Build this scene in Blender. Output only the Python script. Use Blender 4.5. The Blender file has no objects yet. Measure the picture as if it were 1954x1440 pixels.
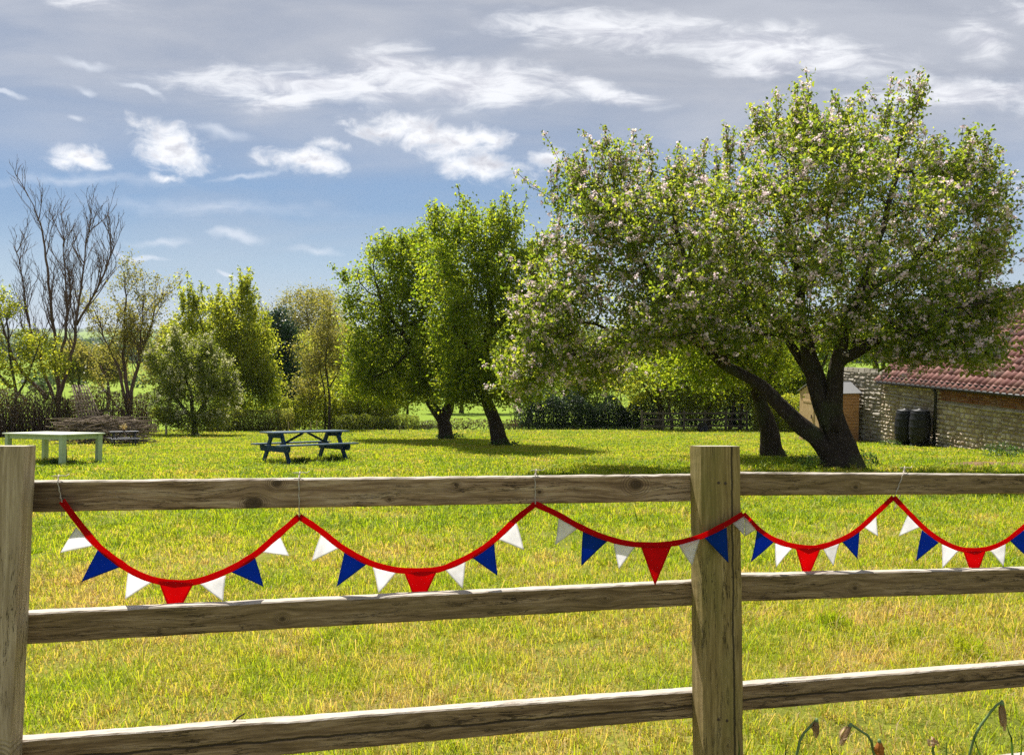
import bpy, bmesh, math, random
import numpy as np
from mathutils import Vector, Matrix, noise as mnoise

# ------------------------------------------------------------------ camera, sky, sun, exposure
C = bpy.context.scene
COL = C.collection
F = 1450.0                       # focal length in pixels of the 1954 x 1440 photograph
CX, CY = 977.0, 720.0
PITCH = math.atan((CY - 632.0) / F)   # camera looks down by this angle
EYE = 1.38
SLOPE = 0.097                    # the lawn falls away from the camera
cam_d = bpy.data.cameras.new('camera')
cam = bpy.data.objects.new('camera', cam_d)
COL.objects.link(cam)
cam.location = (0, 0, EYE)
cam.rotation_euler = (math.pi / 2 - PITCH, 0, 0)
cam_d.sensor_width = 36.0
cam_d.lens = 36.0 * F / 1954.0
cam_d.clip_start = 0.05
cam_d.clip_end = 20000
C.camera = cam

SUN_EL, SUN_AZ = math.radians(56), math.radians(-25)
sun_d = bpy.data.lights.new('sun', 'SUN')
sun_d.energy = 5.0
sun_d.angle = math.radians(0.55)
sun_d.color = (1.0, 0.95, 0.86)
sun = bpy.data.objects.new('sun', sun_d)
COL.objects.link(sun)
sdir = Vector((math.sin(SUN_AZ) * math.cos(SUN_EL), math.cos(SUN_AZ) * math.cos(SUN_EL), math.sin(SUN_EL)))
sun.rotation_euler = sdir.to_track_quat('Z', 'Y').to_euler()
sun.location = (0, 0, 30)

C.view_settings.view_transform = 'Standard'
C.view_settings.look = 'None'
C.view_settings.exposure = 0.95
C.view_settings.gamma = 1.0
C.render.engine = 'CYCLES'
C.cycles.max_bounces = 7
C.cycles.diffuse_bounces = 3
C.cycles.transmission_bounces = 4
C.cycles.transparent_max_bounces = 4
C.cycles.use_denoising = False
C.cycles.sample_clamp_indirect = 3.0
C.cycles.caustics_reflective = False
C.cycles.caustics_refractive = False
SKY_STRENGTH = 0.12
HAZE = True


class NT:
    """small helper to write node graphs"""
    def __init__(self, tree):
        self.t = tree
        self.t.nodes.clear()

    def n(self, kind, **kw):
        nd = self.t.nodes.new(kind)
        for k, v in kw.items():
            if k.startswith('i_'):
                key = k[2:]
                key = int(key) if key.isdigit() else key.replace('_', ' ')
                self.put(nd.inputs[key], v)
            else:
                setattr(nd, k, v)
        return nd

    def put(self, sock, v):
        if hasattr(v, 'is_linked') or isinstance(v, bpy.types.NodeSocket):
            self.t.links.new(v, sock)
        else:
            sock.default_value = v

    def m(self, op, a, b=None, c=None, clamp=False):
        nd = self.t.nodes.new('ShaderNodeMath')
        nd.operation = op
        nd.use_clamp = clamp
        self.put(nd.inputs[0], a)
        if b is not None:
            self.put(nd.inputs[1], b)
        if c is not None:
            self.put(nd.inputs[2], c)
        return nd.outputs[0]

    def mix(self, f, a, b, blend='MIX'):
        nd = self.t.nodes.new('ShaderNodeMix')
        nd.data_type = 'RGBA'
        nd.blend_type = blend
        self.put(nd.inputs[0], f)
        self.put(nd.inputs[6], a)
        self.put(nd.inputs[7], b)
        return nd.outputs[2]

    def sstep(self, x, lo, hi):
        nd = self.t.nodes.new('ShaderNodeMapRange')
        nd.interpolation_type = 'SMOOTHSTEP'
        self.put(nd.inputs[0], x)
        nd.inputs[1].default_value = lo
        nd.inputs[2].default_value = hi
        return nd.outputs[0]

    def noise(self, vec, scale, detail=4, rough=0.55, dist=0.0):
        nd = self.t.nodes.new('ShaderNodeTexNoise')
        self.put(nd.inputs['Vector'], vec)
        nd.inputs['Scale'].default_value = scale
        nd.inputs['Detail'].default_value = detail
        nd.inputs['Roughness'].default_value = rough
        nd.inputs['Distortion'].default_value = dist
        return nd.outputs[0]

    def scalev(self, vec, s, loc=(0, 0, 0)):
        nd = self.t.nodes.new('ShaderNodeMapping')
        self.put(nd.inputs[0], vec)
        nd.inputs['Scale'].default_value = s
        nd.inputs['Location'].default_value = loc
        return nd.outputs[0]

    def ramp_sky(self, v, K):
        return self.ramp(v, [(0.0, (.25 * K, .31 * K, .43 * K)), (0.30, (.19 * K, .295 * K, .475 * K)), (0.40, (.205 * K, .315 * K, .485 * K)), (0.50, (.31 * K, .425 * K, .56 * K)), (0.62, (.42 * K, .51 * K, .60 * K))])

    def ramp(self, f, stops, interp='LINEAR'):
        nd = self.t.nodes.new('ShaderNodeValToRGB')
        cr = nd.color_ramp
        cr.interpolation = interp
        while len(cr.elements) < len(stops):
            cr.elements.new(0.5)
        for e, (p, c) in zip(cr.elements, stops):
            e.position = p
            e.color = (c[0], c[1], c[2], 1)
        self.put(nd.inputs[0], f)
        return nd.outputs[0]


def build_world():
    w = bpy.data.worlds.new('World')
    C.world = w
    w.use_nodes = True
    g = NT(w.node_tree)
    tc = g.n('ShaderNodeTexCoord').outputs['Generated']
    sky = g.n('ShaderNodeTexSky', sky_type='NISHITA')
    sky.sun_disc = False
    sky.sun_elevation = SUN_EL
    sky.sun_rotation = SUN_AZ
    sky.air_density = 1.0
    sky.dust_density = 0.3
    sky.ozone_density = 2.0
    sep = g.n('ShaderNodeSeparateXYZ', i_0=tc)
    x, y, z = sep.outputs
    yy = g.m('MAXIMUM', g.m('ABSOLUTE', y), 0.12)
    # direction tangents; u grows to the right, v downwards, 1.0 = about 1000 photo pixels at this focal length
    u = g.m('ADD', g.m('MULTIPLY', g.m('DIVIDE', x, yy), 1.45), 0.977)
    v = g.m('SUBTRACT', 0.632, g.m('MULTIPLY', g.m('DIVIDE', z, yy), 1.45))
    comb = g.n('ShaderNodeCombineXYZ', i_0=u, i_1=v).outputs[0]
    # warp
    wn = g.n('ShaderNodeTexNoise', i_Vector=comb, i_Scale=7.0, i_Detail=3.0)
    wsub = g.n('ShaderNodeVectorMath', operation='SUBTRACT')
    g.put(wsub.inputs[0], wn.outputs['Color']); wsub.inputs[1].default_value = (.5, .5, .5)
    wsc = g.n('ShaderNodeVectorMath', operation='SCALE')
    g.put(wsc.inputs[0], wsub.outputs[0]); wsc.inputs['Scale'].default_value = 0.055
    wn2 = g.n('ShaderNodeTexNoise', i_Vector=comb, i_Scale=26.0, i_Detail=4.0)
    ws2 = g.n('ShaderNodeVectorMath', operation='SUBTRACT')
    g.put(ws2.inputs[0], wn2.outputs['Color']); ws2.inputs[1].default_value = (.5, .5, .5)
    wm2 = g.n('ShaderNodeVectorMath', operation='MULTIPLY_ADD')
    g.put(wm2.inputs[0], ws2.outputs[0]); wm2.inputs[1].default_value = (.035, .022, 0); g.put(wm2.inputs[2], comb)
    wadd = g.n('ShaderNodeVectorMath', operation='ADD')
    g.put(wadd.inputs[0], wm2.outputs[0]); g.put(wadd.inputs[1], wsc.outputs[0])
    wsep = g.n('ShaderNodeSeparateXYZ', i_0=wadd.outputs[0])
    wu, wv = wsep.outputs[0], wsep.outputs[1]

    def blob(cx, cy, rx, ry, ang=0.0, gain=1.0, uu=wu, vv=wv):
        ca, sa = math.cos(math.radians(ang)), math.sin(math.radians(ang))
        du = g.m('SUBTRACT', uu, cx / 1000); dv = g.m('SUBTRACT', vv, cy / 1000)
        a = g.m('MULTIPLY_ADD', du, ca * 1000 / rx, g.m('MULTIPLY', dv, sa * 1000 / rx))
        b = g.m('MULTIPLY_ADD', dv, ca * 1000 / ry, g.m('MULTIPLY', du, -sa * 1000 / ry))
        d = g.m('ADD', g.m('MULTIPLY', a, a), g.m('MULTIPLY', b, b))
        return g.m('MULTIPLY', g.m('SUBTRACT', 1.0, g.m('SQRT', d)), gain)

    def group(bs):
        f = None
        for b in bs:
            q = blob(*b)
            f = q if f is None else g.m('MAXIMUM', f, q)
        return f
    streaks = group([(620, 170, 380, 46, 2, 1), (760, 150, 130, 60, 8, 1.1), (900, 175, 260, 55, 3, 1.1), (560, 195, 120, 30, -4, .9),
                     (1130, 185, 170, 26, 12, 1), (1180, 75, 330, 48, 4, .85), (1480, 112, 300, 54, 7, 1),
                     (1450, 145, 110, 20, 2, .9), (1800, 192, 270, 42, 2, .9), (1890, 180, 120, 24, 5, .9), (1850, 85, 70, 45, 20, .75),
                     (1930, 45, 80, 30, 5, .7), (1960, 360, 70, 40, 0, .5), (160, 5, 130, 40, 8, .85)])
    wisps = group([(30, 188, 46, 7, 17, 1), (290, 184, 60, 8, 15, 1), (175, 180, 30, 9, 15, .7), (180, 132, 60, 10, 10, .6),
                   (460, 455, 75, 13, 5, .85), (265, 494, 60, 8, 10, .95), (440, 528, 36, 7, 3, 1.0), (605, 478, 60, 12, 8, .55),
                   (310, 466, 70, 12, 0, .6), (150, 230, 20, 8, 5, .7), (430, 255, 80, 14, 14, .6), (480, 336, 120, 8, -6, .55),
                   (160, 352, 240, 14, 1, .45), (420, 400, 320, 22, 2, .4)])
    puffs = group([(338, 292, 92, 58, 12, 1.0), (322, 344, 40, 13, 0, .9), (290, 255, 50, 22, 40, .6), (160, 308, 72, 30, 12, .95),
                   (585, 316, 100, 30, 14, 1.0), (640, 295, 50, 18, 10, .7), (820, 272, 180, 44, 14, 1.1), (925, 325, 130, 38, 12, .95),
                   (930, 275, 60, 34, 20, .8), (1045, 305, 48, 24, -4, .9), (745, 262, 80, 22, 0, .9)])
    sv = g.scalev(comb, (3.2, 11.0, 1))
    nA = g.noise(sv, 2.6, 7, 0.62, 0.6)
    nB = g.noise(g.scalev(comb, (1.0, 1.5, 1), (3.1, 1.7, 0)), 15.0, 9, 0.64, 0.5)
    nC = g.noise(g.scalev(comb, (1.0, 4.5, 1), (7.3, 2.0, 0)), 2.4, 5, 0.55, 0.4)
    dS = g.sstep(g.m('ADD', g.m('MULTIPLY', streaks, 0.9), g.m('MULTIPLY', g.m('SUBTRACT', nA, 0.5), 1.35)), -0.08, 0.80)
    dS = g.m('MULTIPLY', dS, g.sstep(streaks, -0.35, 0.25))
    dW = g.m('MULTIPLY', g.sstep(g.m('ADD', wisps, g.m('MULTIPLY', g.m('SUBTRACT', nA, 0.5), 0.5)), -0.05, 0.75), 0.85)
    pf = g.m('ADD', puffs, g.m('MULTIPLY', g.m('SUBTRACT', nB, 0.5), 2.1))
    dP = g.m('MULTIPLY', g.sstep(pf, -0.02, 0.85), g.sstep(puffs, -0.35, 0.1))
    # thin high veil: thick above, almost none in the clear band lower down
    vg = g.ramp(v, [(0.0, (.92,) * 3), (0.14, (.86,) * 3), (0.27, (.52,) * 3), (0.36, (.10,) * 3), (0.42, (.16,) * 3), (0.55, (.34,) * 3), (0.63, (.6,) * 3)])
    right = g.sstep(u, 0.75, 1.35)
    left = g.sstep(u, 0.45, -0.1)
    veil = g.m('ADD', vg, g.m('MULTIPLY', g.m('SUBTRACT', nC, 0.5), 0.9))
    veil = g.m('ADD', veil, g.m('MULTIPLY', right, 0.22))
    veil = g.m('SUBTRACT', veil, g.m('MULTIPLY', left, 0.28), clamp=True)
    K = 0.63 / SKY_STRENGTH
    # blue of the sky: Nishita, drawn a little deeper as the photograph has it
    blue = g.mix(0.94, sky.outputs[0], g.ramp_sky(v, K))
    vn = g.mix(g.sstep(nC, .3, .7), (0.35 * K, 0.375 * K, 0.44 * K, 1), (0.46 * K, 0.48 * K, 0.535 * K, 1))
    low = g.sstep(v, 0.40, 0.62)
    vn = g.mix(low, vn, (0.41 * K, 0.49 * K, 0.58 * K, 1))
    col = g.mix(g.m('MULTIPLY', veil, 0.92), blue, vn)
    white = (0.86 * K, 0.87 * K, 0.90 * K, 1)
    grey = (0.40 * K, 0.40 * K, 0.46 * K, 1)
    sc = g.mix(g.sstep(nA, 0.30, 0.62), (0.52 * K, 0.53 * K, 0.60 * K, 1), white)
    col = g.mix(g.m('MULTIPLY', dS, 0.85), col, sc)
    col = g.mix(g.m('MULTIPLY', dW, 0.7), col, (0.72 * K, 0.76 * K, 0.83 * K, 1))
    nD = g.noise(g.scalev(comb, (1, 1.6, 1), (1.2, 5.0, 0)), 17.0, 5, 0.55)
    core = g.m('MULTIPLY', g.m('MULTIPLY', g.sstep(pf, 0.1, 0.9), g.sstep(nD, 0.44, 0.68)), 0.75)
    pc = g.mix(core, white, grey)
    col = g.mix(g.m('MULTIPLY', dP, 0.95), col, pc)
    # below the horizon: dull green-grey
    col = g.mix(g.sstep(z, -0.02, -0.10), col, (0.10 * K, 0.13 * K, 0.07 * K, 1))
    bg = g.n('ShaderNodeBackground', i_Color=col, i_Strength=SKY_STRENGTH)
    out = g.n('ShaderNodeOutputWorld')
    w.node_tree.links.new(bg.outputs[0], out.inputs[0])


build_world()

# ------------------------------------------------------------------ geometry of the view and of the land
SP, CP = math.sin(PITCH), math.cos(PITCH)


def ray(px, py):
    u = (px - CX) / F
    v = (CY - py) / F
    return Vector((u, CP + v * SP, v * CP - SP))      # per unit of forward distance


def at(px, py, Y):
    r = ray(px, py)
    return Vector((r.x * Y / r.y, Y, EYE + r.z * Y / r.y))


_py = np.array([-400, -6, 0, 40, 60, 100, 170, 250, 420, 600, 1000, 1500, 2200, 3200, 4800, 7000], float)
_pz = np.array([.5, .5, 0, -3.88, -5.0, -6.9, -9.0, -10.6, -13.0, -15.5, -17.5, -16, -11, -2, 14, 20], float)


def T(x, y):
    if y < 40 and y > -5:
        return -SLOPE * y
    z = float(np.interp(y, _py, _pz))
    if y > 150:
        k = min(1.0, (y - 150) / 1500.0)
        z += k * 6 * mnoise.noise(Vector((x / 900.0, y / 900.0, 3.3)))
    return z


def gpos(px, py):
    """point on the lawn seen at a photo pixel"""
    r = ray(px, py)
    t = EYE / (-(r.z + SLOPE * r.y))
    return Vector((r.x * t, r.y * t, EYE + r.z * t))


def gx(px, Y):
    """point on the ground at distance Y in the column of photo pixel px"""
    r = ray(px, 800)
    x = r.x / r.y * Y
    return Vector((x, Y, T(x, Y)))


# ------------------------------------------------------------------ mesh helpers
def tag(o, label=None, cat=None, group=None, kind=None):
    if label: o['label'] = label
    if cat: o['category'] = cat
    if group: o['group'] = group
    if kind: o['kind'] = kind
    return o


def thing(name, label, cat, loc=(0, 0, 0), group=None, rot=(0, 0, 0)):
    o = bpy.data.objects.new(name, None)
    o.empty_display_size = 0.2
    COL.objects.link(o)
    o.location = loc
    o.rotation_euler = rot
    return tag(o, label, cat, group)


def np_mesh(name, V, Fc, mat, parent=None, rnd=None, smooth=False):
    """V (N,3), Fc (M,k) all faces with k corners"""
    V = np.asarray(V, np.float32); Fc = np.asarray(Fc, np.int32)
    me = bpy.data.meshes.new(name)
    nf, k = Fc.shape
    me.vertices.add(len(V)); me.vertices.foreach_set('co', V.ravel())
    me.loops.add(nf * k); me.loops.foreach_set('vertex_index', Fc.ravel())
    me.polygons.add(nf)
    me.polygons.foreach_set('loop_start', np.arange(0, nf * k, k, dtype=np.int32))
    if smooth:
        me.polygons.foreach_set('use_smooth', np.ones(nf, bool))
    if rnd is not None:
        a = me.attributes.new('rnd', 'FLOAT', 'FACE')
        a.data.foreach_set('value', np.asarray(rnd, np.float32))
    me.update(calc_edges=True)
    me.materials.append(mat)
    o = bpy.data.objects.new(name, me)
    COL.objects.link(o)
    if parent: o.parent = parent
    return o


class MB:
    def __init__(self):
        self.v = []; self.f = []; self.r = []; self.sm = []

    def add(self, vs, fs, rnd=0.5, smooth=False):
        b = len(self.v)
        self.v += [tuple(p) for p in vs]
        for f in fs:
            self.f.append(tuple(i + b for i in f)); self.r.append(rnd); self.sm.append(smooth)

    def box(self, c, s, R=None, rnd=0.5, taper=1.0):
        c = Vector(c)
        vs = []
        for z in (-.5, .5):
            k = taper if z > 0 else 1.0
            for x, y in ((-.5, -.5), (.5, -.5), (.5, .5), (-.5, .5)):
                p = Vector((x * s[0] * k, y * s[1] * k, z * s[2]))
                if R is not None: p = R @ p
                vs.append(c + p)
        self.add(vs, [(3, 2, 1, 0), (4, 5, 6, 7), (0, 1, 5, 4), (1, 2, 6, 5), (2, 3, 7, 6), (3, 0, 4, 7)], rnd)

    def bar(self, a, b, w, h, up=(0, 0, 1), rnd=0.5):
        """box beam from a to b; w across, h along the up direction"""
        a = Vector(a); b = Vector(b)
        d = b - a; L = d.length; d.normalize()
        s = d.cross(Vector(up)).normalized(); u = s.cross(d)
        R = Matrix((s, d, u)).transposed()
        self.box((a + b) / 2, (w, L, h), R, rnd)

    def tube(self, pts, rad, sides=10, cap=True, jit=0.0, rng=None, rnd=0.5, flare=0.0):
        pts = [Vector(p) for p in pts]
        n = len(pts)
        if not isinstance(rad, (list, tuple)): rad = [rad] * n
        vs = []
        t = (pts[1] - pts[0]).normalized()
        a = t.cross(Vector((0.3, 1, 0.2)))
        if a.length < 1e-3: a = t.cross(Vector((1, 0, 0)))
        a.normalize()
        off = rng.uniform(0, 50) if rng else 0
        for i, p in enumerate(pts):
            t = (pts[min(i + 1, n - 1)] - pts[max(i - 1, 0)]).normalized()
            a = (a - t * a.dot(t)).normalized()
            b = t.cross(a)
            for k in range(sides):
                th = 2 * math.pi * k / sides
                r = rad[i]
                d = a * math.cos(th) + b * math.sin(th)
                if jit:
                    r *= 1 + jit * mnoise.noise(Vector((d.x * 2.1 + off, d.y * 2.1, i * 0.35 + d.z))) * 1.6 \
                        + 0.35 * jit * mnoise.noise(Vector((d.x * 6 + off, d.y * 6, i * 0.9)))
                if flare and i < 4:
                    r *= 1 + flare * (1 - i / 4.0) ** 2 * (1 + 0.7 * math.sin(3 * th + off) + .4 * math.sin(5 * th + 2 * off))
                vs.append(p + d * r)
        fs = []
        for i in range(n - 1):
            for k in range(sides):
                k2 = (k + 1) % sides
                fs.append((i * sides + k, i * sides + k2, (i + 1) * sides + k2, (i + 1) * sides + k))
        self.add(vs, fs, rnd, True)
        if cap:
            b0 = len(self.v) - len(vs)
            self.f.append(tuple(b0 + k for k in range(sides))[::-1]); self.r.append(rnd); self.sm.append(False)
            self.f.append(tuple(b0 + (n - 1) * sides + k for k in range(sides))); self.r.append(rnd); self.sm.append(False)

    def lathe(self, prof, sides=24, c=(0, 0, 0), rnd=0.5):
        vs = []
        for r, z in prof:
            for k in range(sides):
                th = 2 * math.pi * k / sides
                vs.append((c[0] + r * math.cos(th), c[1] + r * math.sin(th), c[2] + z))
        fs = []
        n = len(prof)
        for i in range(n - 1):
            for k in range(sides):
                k2 = (k + 1) % sides
                fs.append((i * sides + k, i * sides + k2, (i + 1) * sides + k2, (i + 1) * sides + k))
        self.add(vs, fs, rnd, True)

    def build(self, name, mat, parent=None, bevel=0.0, rnd=False):
        me = bpy.data.meshes.new(name)
        me.from_pydata(self.v, [], self.f)
        me.polygons.foreach_set('use_smooth', np.array(self.sm, bool))
        if rnd:
            a = me.attributes.new('rnd', 'FLOAT', 'FACE')
            a.data.foreach_set('value', np.array(self.r, np.float32))
        me.update()
        me.materials.append(mat)
        o = bpy.data.objects.new(name, me)
        COL.objects.link(o)
        if parent: o.parent = parent
        if bevel:
            md = o.modifiers.new('bevel', 'BEVEL')
            md.width = bevel; md.segments = 2; md.limit_method = 'ANGLE'
        return o


def smooth_path(P, R, step):
    """Catmull-Rom through P with radii R, resampled about every step"""
    P = [Vector(p) for p in P]
    out, rad = [], []
    n = len(P)
    for i in range(n - 1):
        p0 = P[i - 1] if i > 0 else P[i] * 2 - P[i + 1]
        p1, p2 = P[i], P[i + 1]
        p3 = P[i + 2] if i + 2 < n else P[i + 1] * 2 - P[i]
        m = max(1, int((p2 - p1).length / step))
        for k in range(m):
            t = k / m
            out.append(0.5 * ((2 * p1) + (p2 - p0) * t + (2 * p0 - 5 * p1 + 4 * p2 - p3) * t * t + (3 * p1 - p0 - 3 * p2 + p3) * t ** 3))
            rad.append(R[i] * (1 - t) + R[i + 1] * t)
    out.append(P[-1]); rad.append(R[-1])
    return out, rad


# ------------------------------------------------------------------ materials
def new_mat(name):
    m = bpy.data.materials.new(name)
    m.use_nodes = True
    g = NT(m.node_tree)
    out = g.n('ShaderNodeOutputMaterial')
    return m, g, out


def finish(g, out, col, rough=0.8, bump=None, bstr=0.3, bdist=0.01, spec=0.3, metal=0.0, sheen=0.0):
    p = g.n('ShaderNodeBsdfPrincipled')
    g.put(p.inputs['Base Color'], col)
    g.put(p.inputs['Roughness'], rough)
    p.inputs['Specular IOR Level'].default_value = spec
    p.inputs['Metallic'].default_value = metal
    if bump is not None:
        b = g.n('ShaderNodeBump')
        g.put(b.inputs['Height'], bump)
        b.inputs['Strength'].default_value = bstr
        b.inputs['Distance'].default_value = bdist
        g.t.links.new(b.outputs[0], p.inputs['Normal'])
    g.t.links.new(p.outputs[0], out.inputs[0])
    return p


def leaf_mat(name, cols, trans=0.5, tcol=1.0, patch=0.6, rough=0.5, tint=(1.0, 1.0, 1.0), ps=0.7):
    """leaves: each leaf its own shade, drifting in patches; light shines through them"""
    m, g, out = new_mat(name)
    at_ = g.n('ShaderNodeAttribute', attribute_name='rnd').outputs['Fac']
    pos = g.n('ShaderNodeNewGeometry').outputs['Position']
    nz = g.noise(pos, ps, 3, 0.6)
    f = g.m('ADD', g.m('MULTIPLY', at_, 1 - patch * .6), g.m('MULTIPLY', g.m('SUBTRACT', nz, 0.35), patch), clamp=True)
    n = len(cols)
    col = g.ramp(f, [(i / (n - 1), c) for i, c in enumerate(cols)])
    d = g.n('ShaderNodeBsdfPrincipled')
    g.put(d.inputs['Base Color'], col)
    d.inputs['Roughness'].default_value = rough
    d.inputs['Specular IOR Level'].default_value = 0.35
    tr = g.n('ShaderNodeBsdfTranslucent')
    tc = g.mix(1.0, col, (tint[0] * tcol, tint[1] * tcol, tint[2] * tcol, 1), 'MULTIPLY')
    g.put(tr.inputs[0], tc)
    mx = g.n('ShaderNodeMixShader')
    mx.inputs[0].default_value = trans
    g.t.links.new(d.outputs[0], mx.inputs[1]); g.t.links.new(tr.outputs[0], mx.inputs[2])
    g.t.links.new(mx.outputs[0], out.inputs[0])
    return m


def bark_mat(name, c0, c1, moss=0.0, scale=6.0):
    m, g, out = new_mat(name)
    pos = g.n('ShaderNodeTexCoord').outputs['Object']
    v = g.scalev(pos, (1, 1, 0.28))
    n1 = g.noise(v, scale * 3.2, 6, 0.7, 0.8)
    n2 = g.noise(pos, scale * 0.25, 3, 0.6)
    col = g.ramp(n1, [(0.3, c0), (0.7, c1)])
    if moss:
        col = g.mix(g.m('MULTIPLY', g.sstep(n2, 0.48, 0.66), moss), col, (0.07, 0.09, 0.03, 1))
    finish(g, out, col, 0.95, n1, 0.9, 0.04, 0.15)
    return m


def wood_mat(name, base, dark, light, green=0.0, knots=(), grain=1.0, end_dark=None, rot=False, vert=False, sunlit_pale=.85, split=None):
    """weathered sawn timber, grain along local X; knots = (x, z, radius, depth)"""
    m, g, out = new_mat(name)
    pos = g.n('ShaderNodeTexCoord').outputs['Object']
    if rot:
        mp = g.n('ShaderNodeMapping', i_0=pos)
        mp.inputs['Rotation'].default_value = (0, math.pi / 2, 0)
        pos = mp.outputs[0]
    sep = g.n('ShaderNodeSeparateXYZ', i_0=pos)
    X, Y_, Z = sep.outputs
    kd = None
    bend = None
    for (kx, kz, kr, kdep) in knots:
        dx = g.m('MULTIPLY', g.m('SUBTRACT', X, kx), 0.72 / kr)
        dz = g.m('MULTIPLY', g.m('SUBTRACT', Z, kz), 1.0 / kr)
        d2 = g.m('ADD', g.m('MULTIPLY', dx, dx), g.m('MULTIPLY', dz, dz))
        fall = g.m('DIVIDE', 1.0, g.m('ADD', 1.0, g.m('MULTIPLY', d2, 0.5)))
        push = g.m('MULTIPLY', g.m('MULTIPLY', fall, dz), kr * 0.9)
        bend = push if bend is None else g.m('ADD', bend, push)
        k = g.m('SUBTRACT', 1.25, g.m('SQRT', d2))
        k = g.m('MULTIPLY', k, kdep)
        kd = k if kd is None else g.m('MAXIMUM', kd, k)
    Zb = g.m('SUBTRACT', Z, bend) if bend is not None else Z
    wob = g.noise(g.scalev(pos, (2.2, 5, 5)), 1.0, 3, 0.5)
    Zw = g.m('ADD', Zb, g.m('MULTIPLY', g.m('SUBTRACT', wob, 0.5), 0.035))
    cv = g.n('ShaderNodeCombineXYZ', i_0=X, i_1=Y_, i_2=Zw).outputs[0]
    n1 = g.noise(g.scalev(cv, (4.0, 60, 75)), 1.0, 6, 0.62, 0.2)       # rings along the grain
    n2 = g.noise(g.scalev(cv, (16, 150, 230)), 1.0, 4, 0.6)          # fine fibres
    n3 = g.noise(g.scalev(pos, (2.4, 7, 7), (4.4, 0, 1.3)), 1.0, 5, 0.62)   # blotches
    n4 = g.noise(g.scalev(cv, (2.2, 26, 34), (9.1, 3, 0)), 1.0, 7, 0.66, 0.5)   # long cracks
    col = g.ramp(n1, [(0.37, dark), (0.5, base), (0.63, light)])
    col = g.mix(g.m('MULTIPLY', g.sstep(n2, 0.46, 0.62), 0.55), col, dark + (1,))
    col = g.mix(g.m('MULTIPLY', g.sstep(n3, 0.50, 0.72), 0.55), col, light + (1,))
    col = g.mix(g.m('MULTIPLY', g.sstep(n3, 0.42, 0.26), 0.35), col, tuple(c * 0.55 for c in dark) + (1,))
    if green:
        ng = g.noise(g.scalev(pos, (3, 9, 9), (2, 2, 8)), 1.0, 4, 0.6)
        col = g.mix(g.m('MULTIPLY', g.sstep(ng, 0.40, 0.66), green), col, (0.15, 0.145, 0.035, 1))
    crack = g.sstep(g.m('ABSOLUTE', g.m('SUBTRACT', n4, 0.5)), 0.008 * grain, 0.002)
    crack = g.m('MULTIPLY', crack, g.sstep(g.noise(g.scalev(pos, (1.3, 4, 4), (0, 5, 2)), 1.0, 2), 0.44, 0.55))
    col = g.mix(g.m('MULTIPLY', crack, 0.75), col, (0.016, 0.012, 0.008, 1))
    if split is not None:      # one long drying split
        wv = g.noise(g.scalev(pos, (7, 0, 0)), 1.0, 4, 0.6)
        zs = g.m('ADD', Z, g.m('MULTIPLY', g.m('SUBTRACT', wv, 0.5), 0.02))
        sp = g.sstep(g.m('ABSOLUTE', g.m('SUBTRACT', zs, split)), 0.0042, 0.0018)
        crack = g.m('MAXIMUM', crack, g.m('MULTIPLY', sp, g.sstep(wv, .3, .42)))
        col = g.mix(g.m('MULTIPLY', sp, 0.85), col, (0.016, 0.012, 0.008, 1))
    h = g.m('SUBTRACT', g.m('ADD', g.m('MULTIPLY', n1, 0.5), g.m('MULTIPLY', n2, 0.3)), g.m('MULTIPLY', crack, 0.7))
    if kd is not None:
        ring = g.m('SINE', g.m('MULTIPLY', g.m('ADD', kd, g.m('MULTIPLY', n3, 0.35)), 26.0))
        rim = g.m('MULTIPLY', g.sstep(kd, -0.45, 0.2), g.sstep(ring, -0.1, 0.8))
        col = g.mix(g.m('MULTIPLY', rim, 0.6), col, tuple(c * 0.7 for c in dark) + (1,))
        col = g.mix(g.m('MULTIPLY', g.sstep(g.m('ADD', kd, g.m('MULTIPLY', g.m('SUBTRACT', n3, .5), 0.9)), 0.5, 0.85), 0.8), col, tuple(c * 0.35 for c in dark) + (1,))
        h = g.m('ADD', h, g.m('MULTIPLY', rim, -0.3))
    if end_dark is not None:
        e = g.sstep(g.m('ADD', X, g.m('MULTIPLY', n1, 0.12)), end_dark + 0.16, end_dark)
        col = g.mix(g.m('MULTIPLY', e, 0.75), col, (0.030, 0.016, 0.008, 1))
    # upper faces painted paler: silver bleaching plus the sunlight on the tops
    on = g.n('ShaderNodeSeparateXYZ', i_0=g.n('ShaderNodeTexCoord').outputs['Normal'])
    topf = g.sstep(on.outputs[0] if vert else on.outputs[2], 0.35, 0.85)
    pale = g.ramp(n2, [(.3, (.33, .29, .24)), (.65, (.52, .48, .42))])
    col = g.mix(g.m('MULTIPLY', topf, sunlit_pale), col, pale)
    finish(g, out, col, 0.85, h, 0.7, 0.006, 0.25)
    return m


def plain_mat(name, col, rough=0.6, var=0.12, scale=8.0, spec=0.4, bstr=0.1, wear=None):
    m, g, out = new_mat(name)
    pos = g.n('ShaderNodeTexCoord').outputs['Object']
    n1 = g.noise(pos, scale, 5, 0.6)
    a = tuple(c * (1 - var) for c in col); b = tuple(min(1, c * (1 + var)) for c in col)
    c = g.ramp(n1, [(0.3, a), (0.7, b)])
    if wear:
        n2 = g.noise(pos, scale * 3, 5, 0.7)
        c = g.mix(g.m('MULTIPLY', g.sstep(n2, 0.56, 0.7), 0.6), c, wear + (1,))
    finish(g, out, c, rough, n1, bstr, 0.005, spec)
    return m


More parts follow.
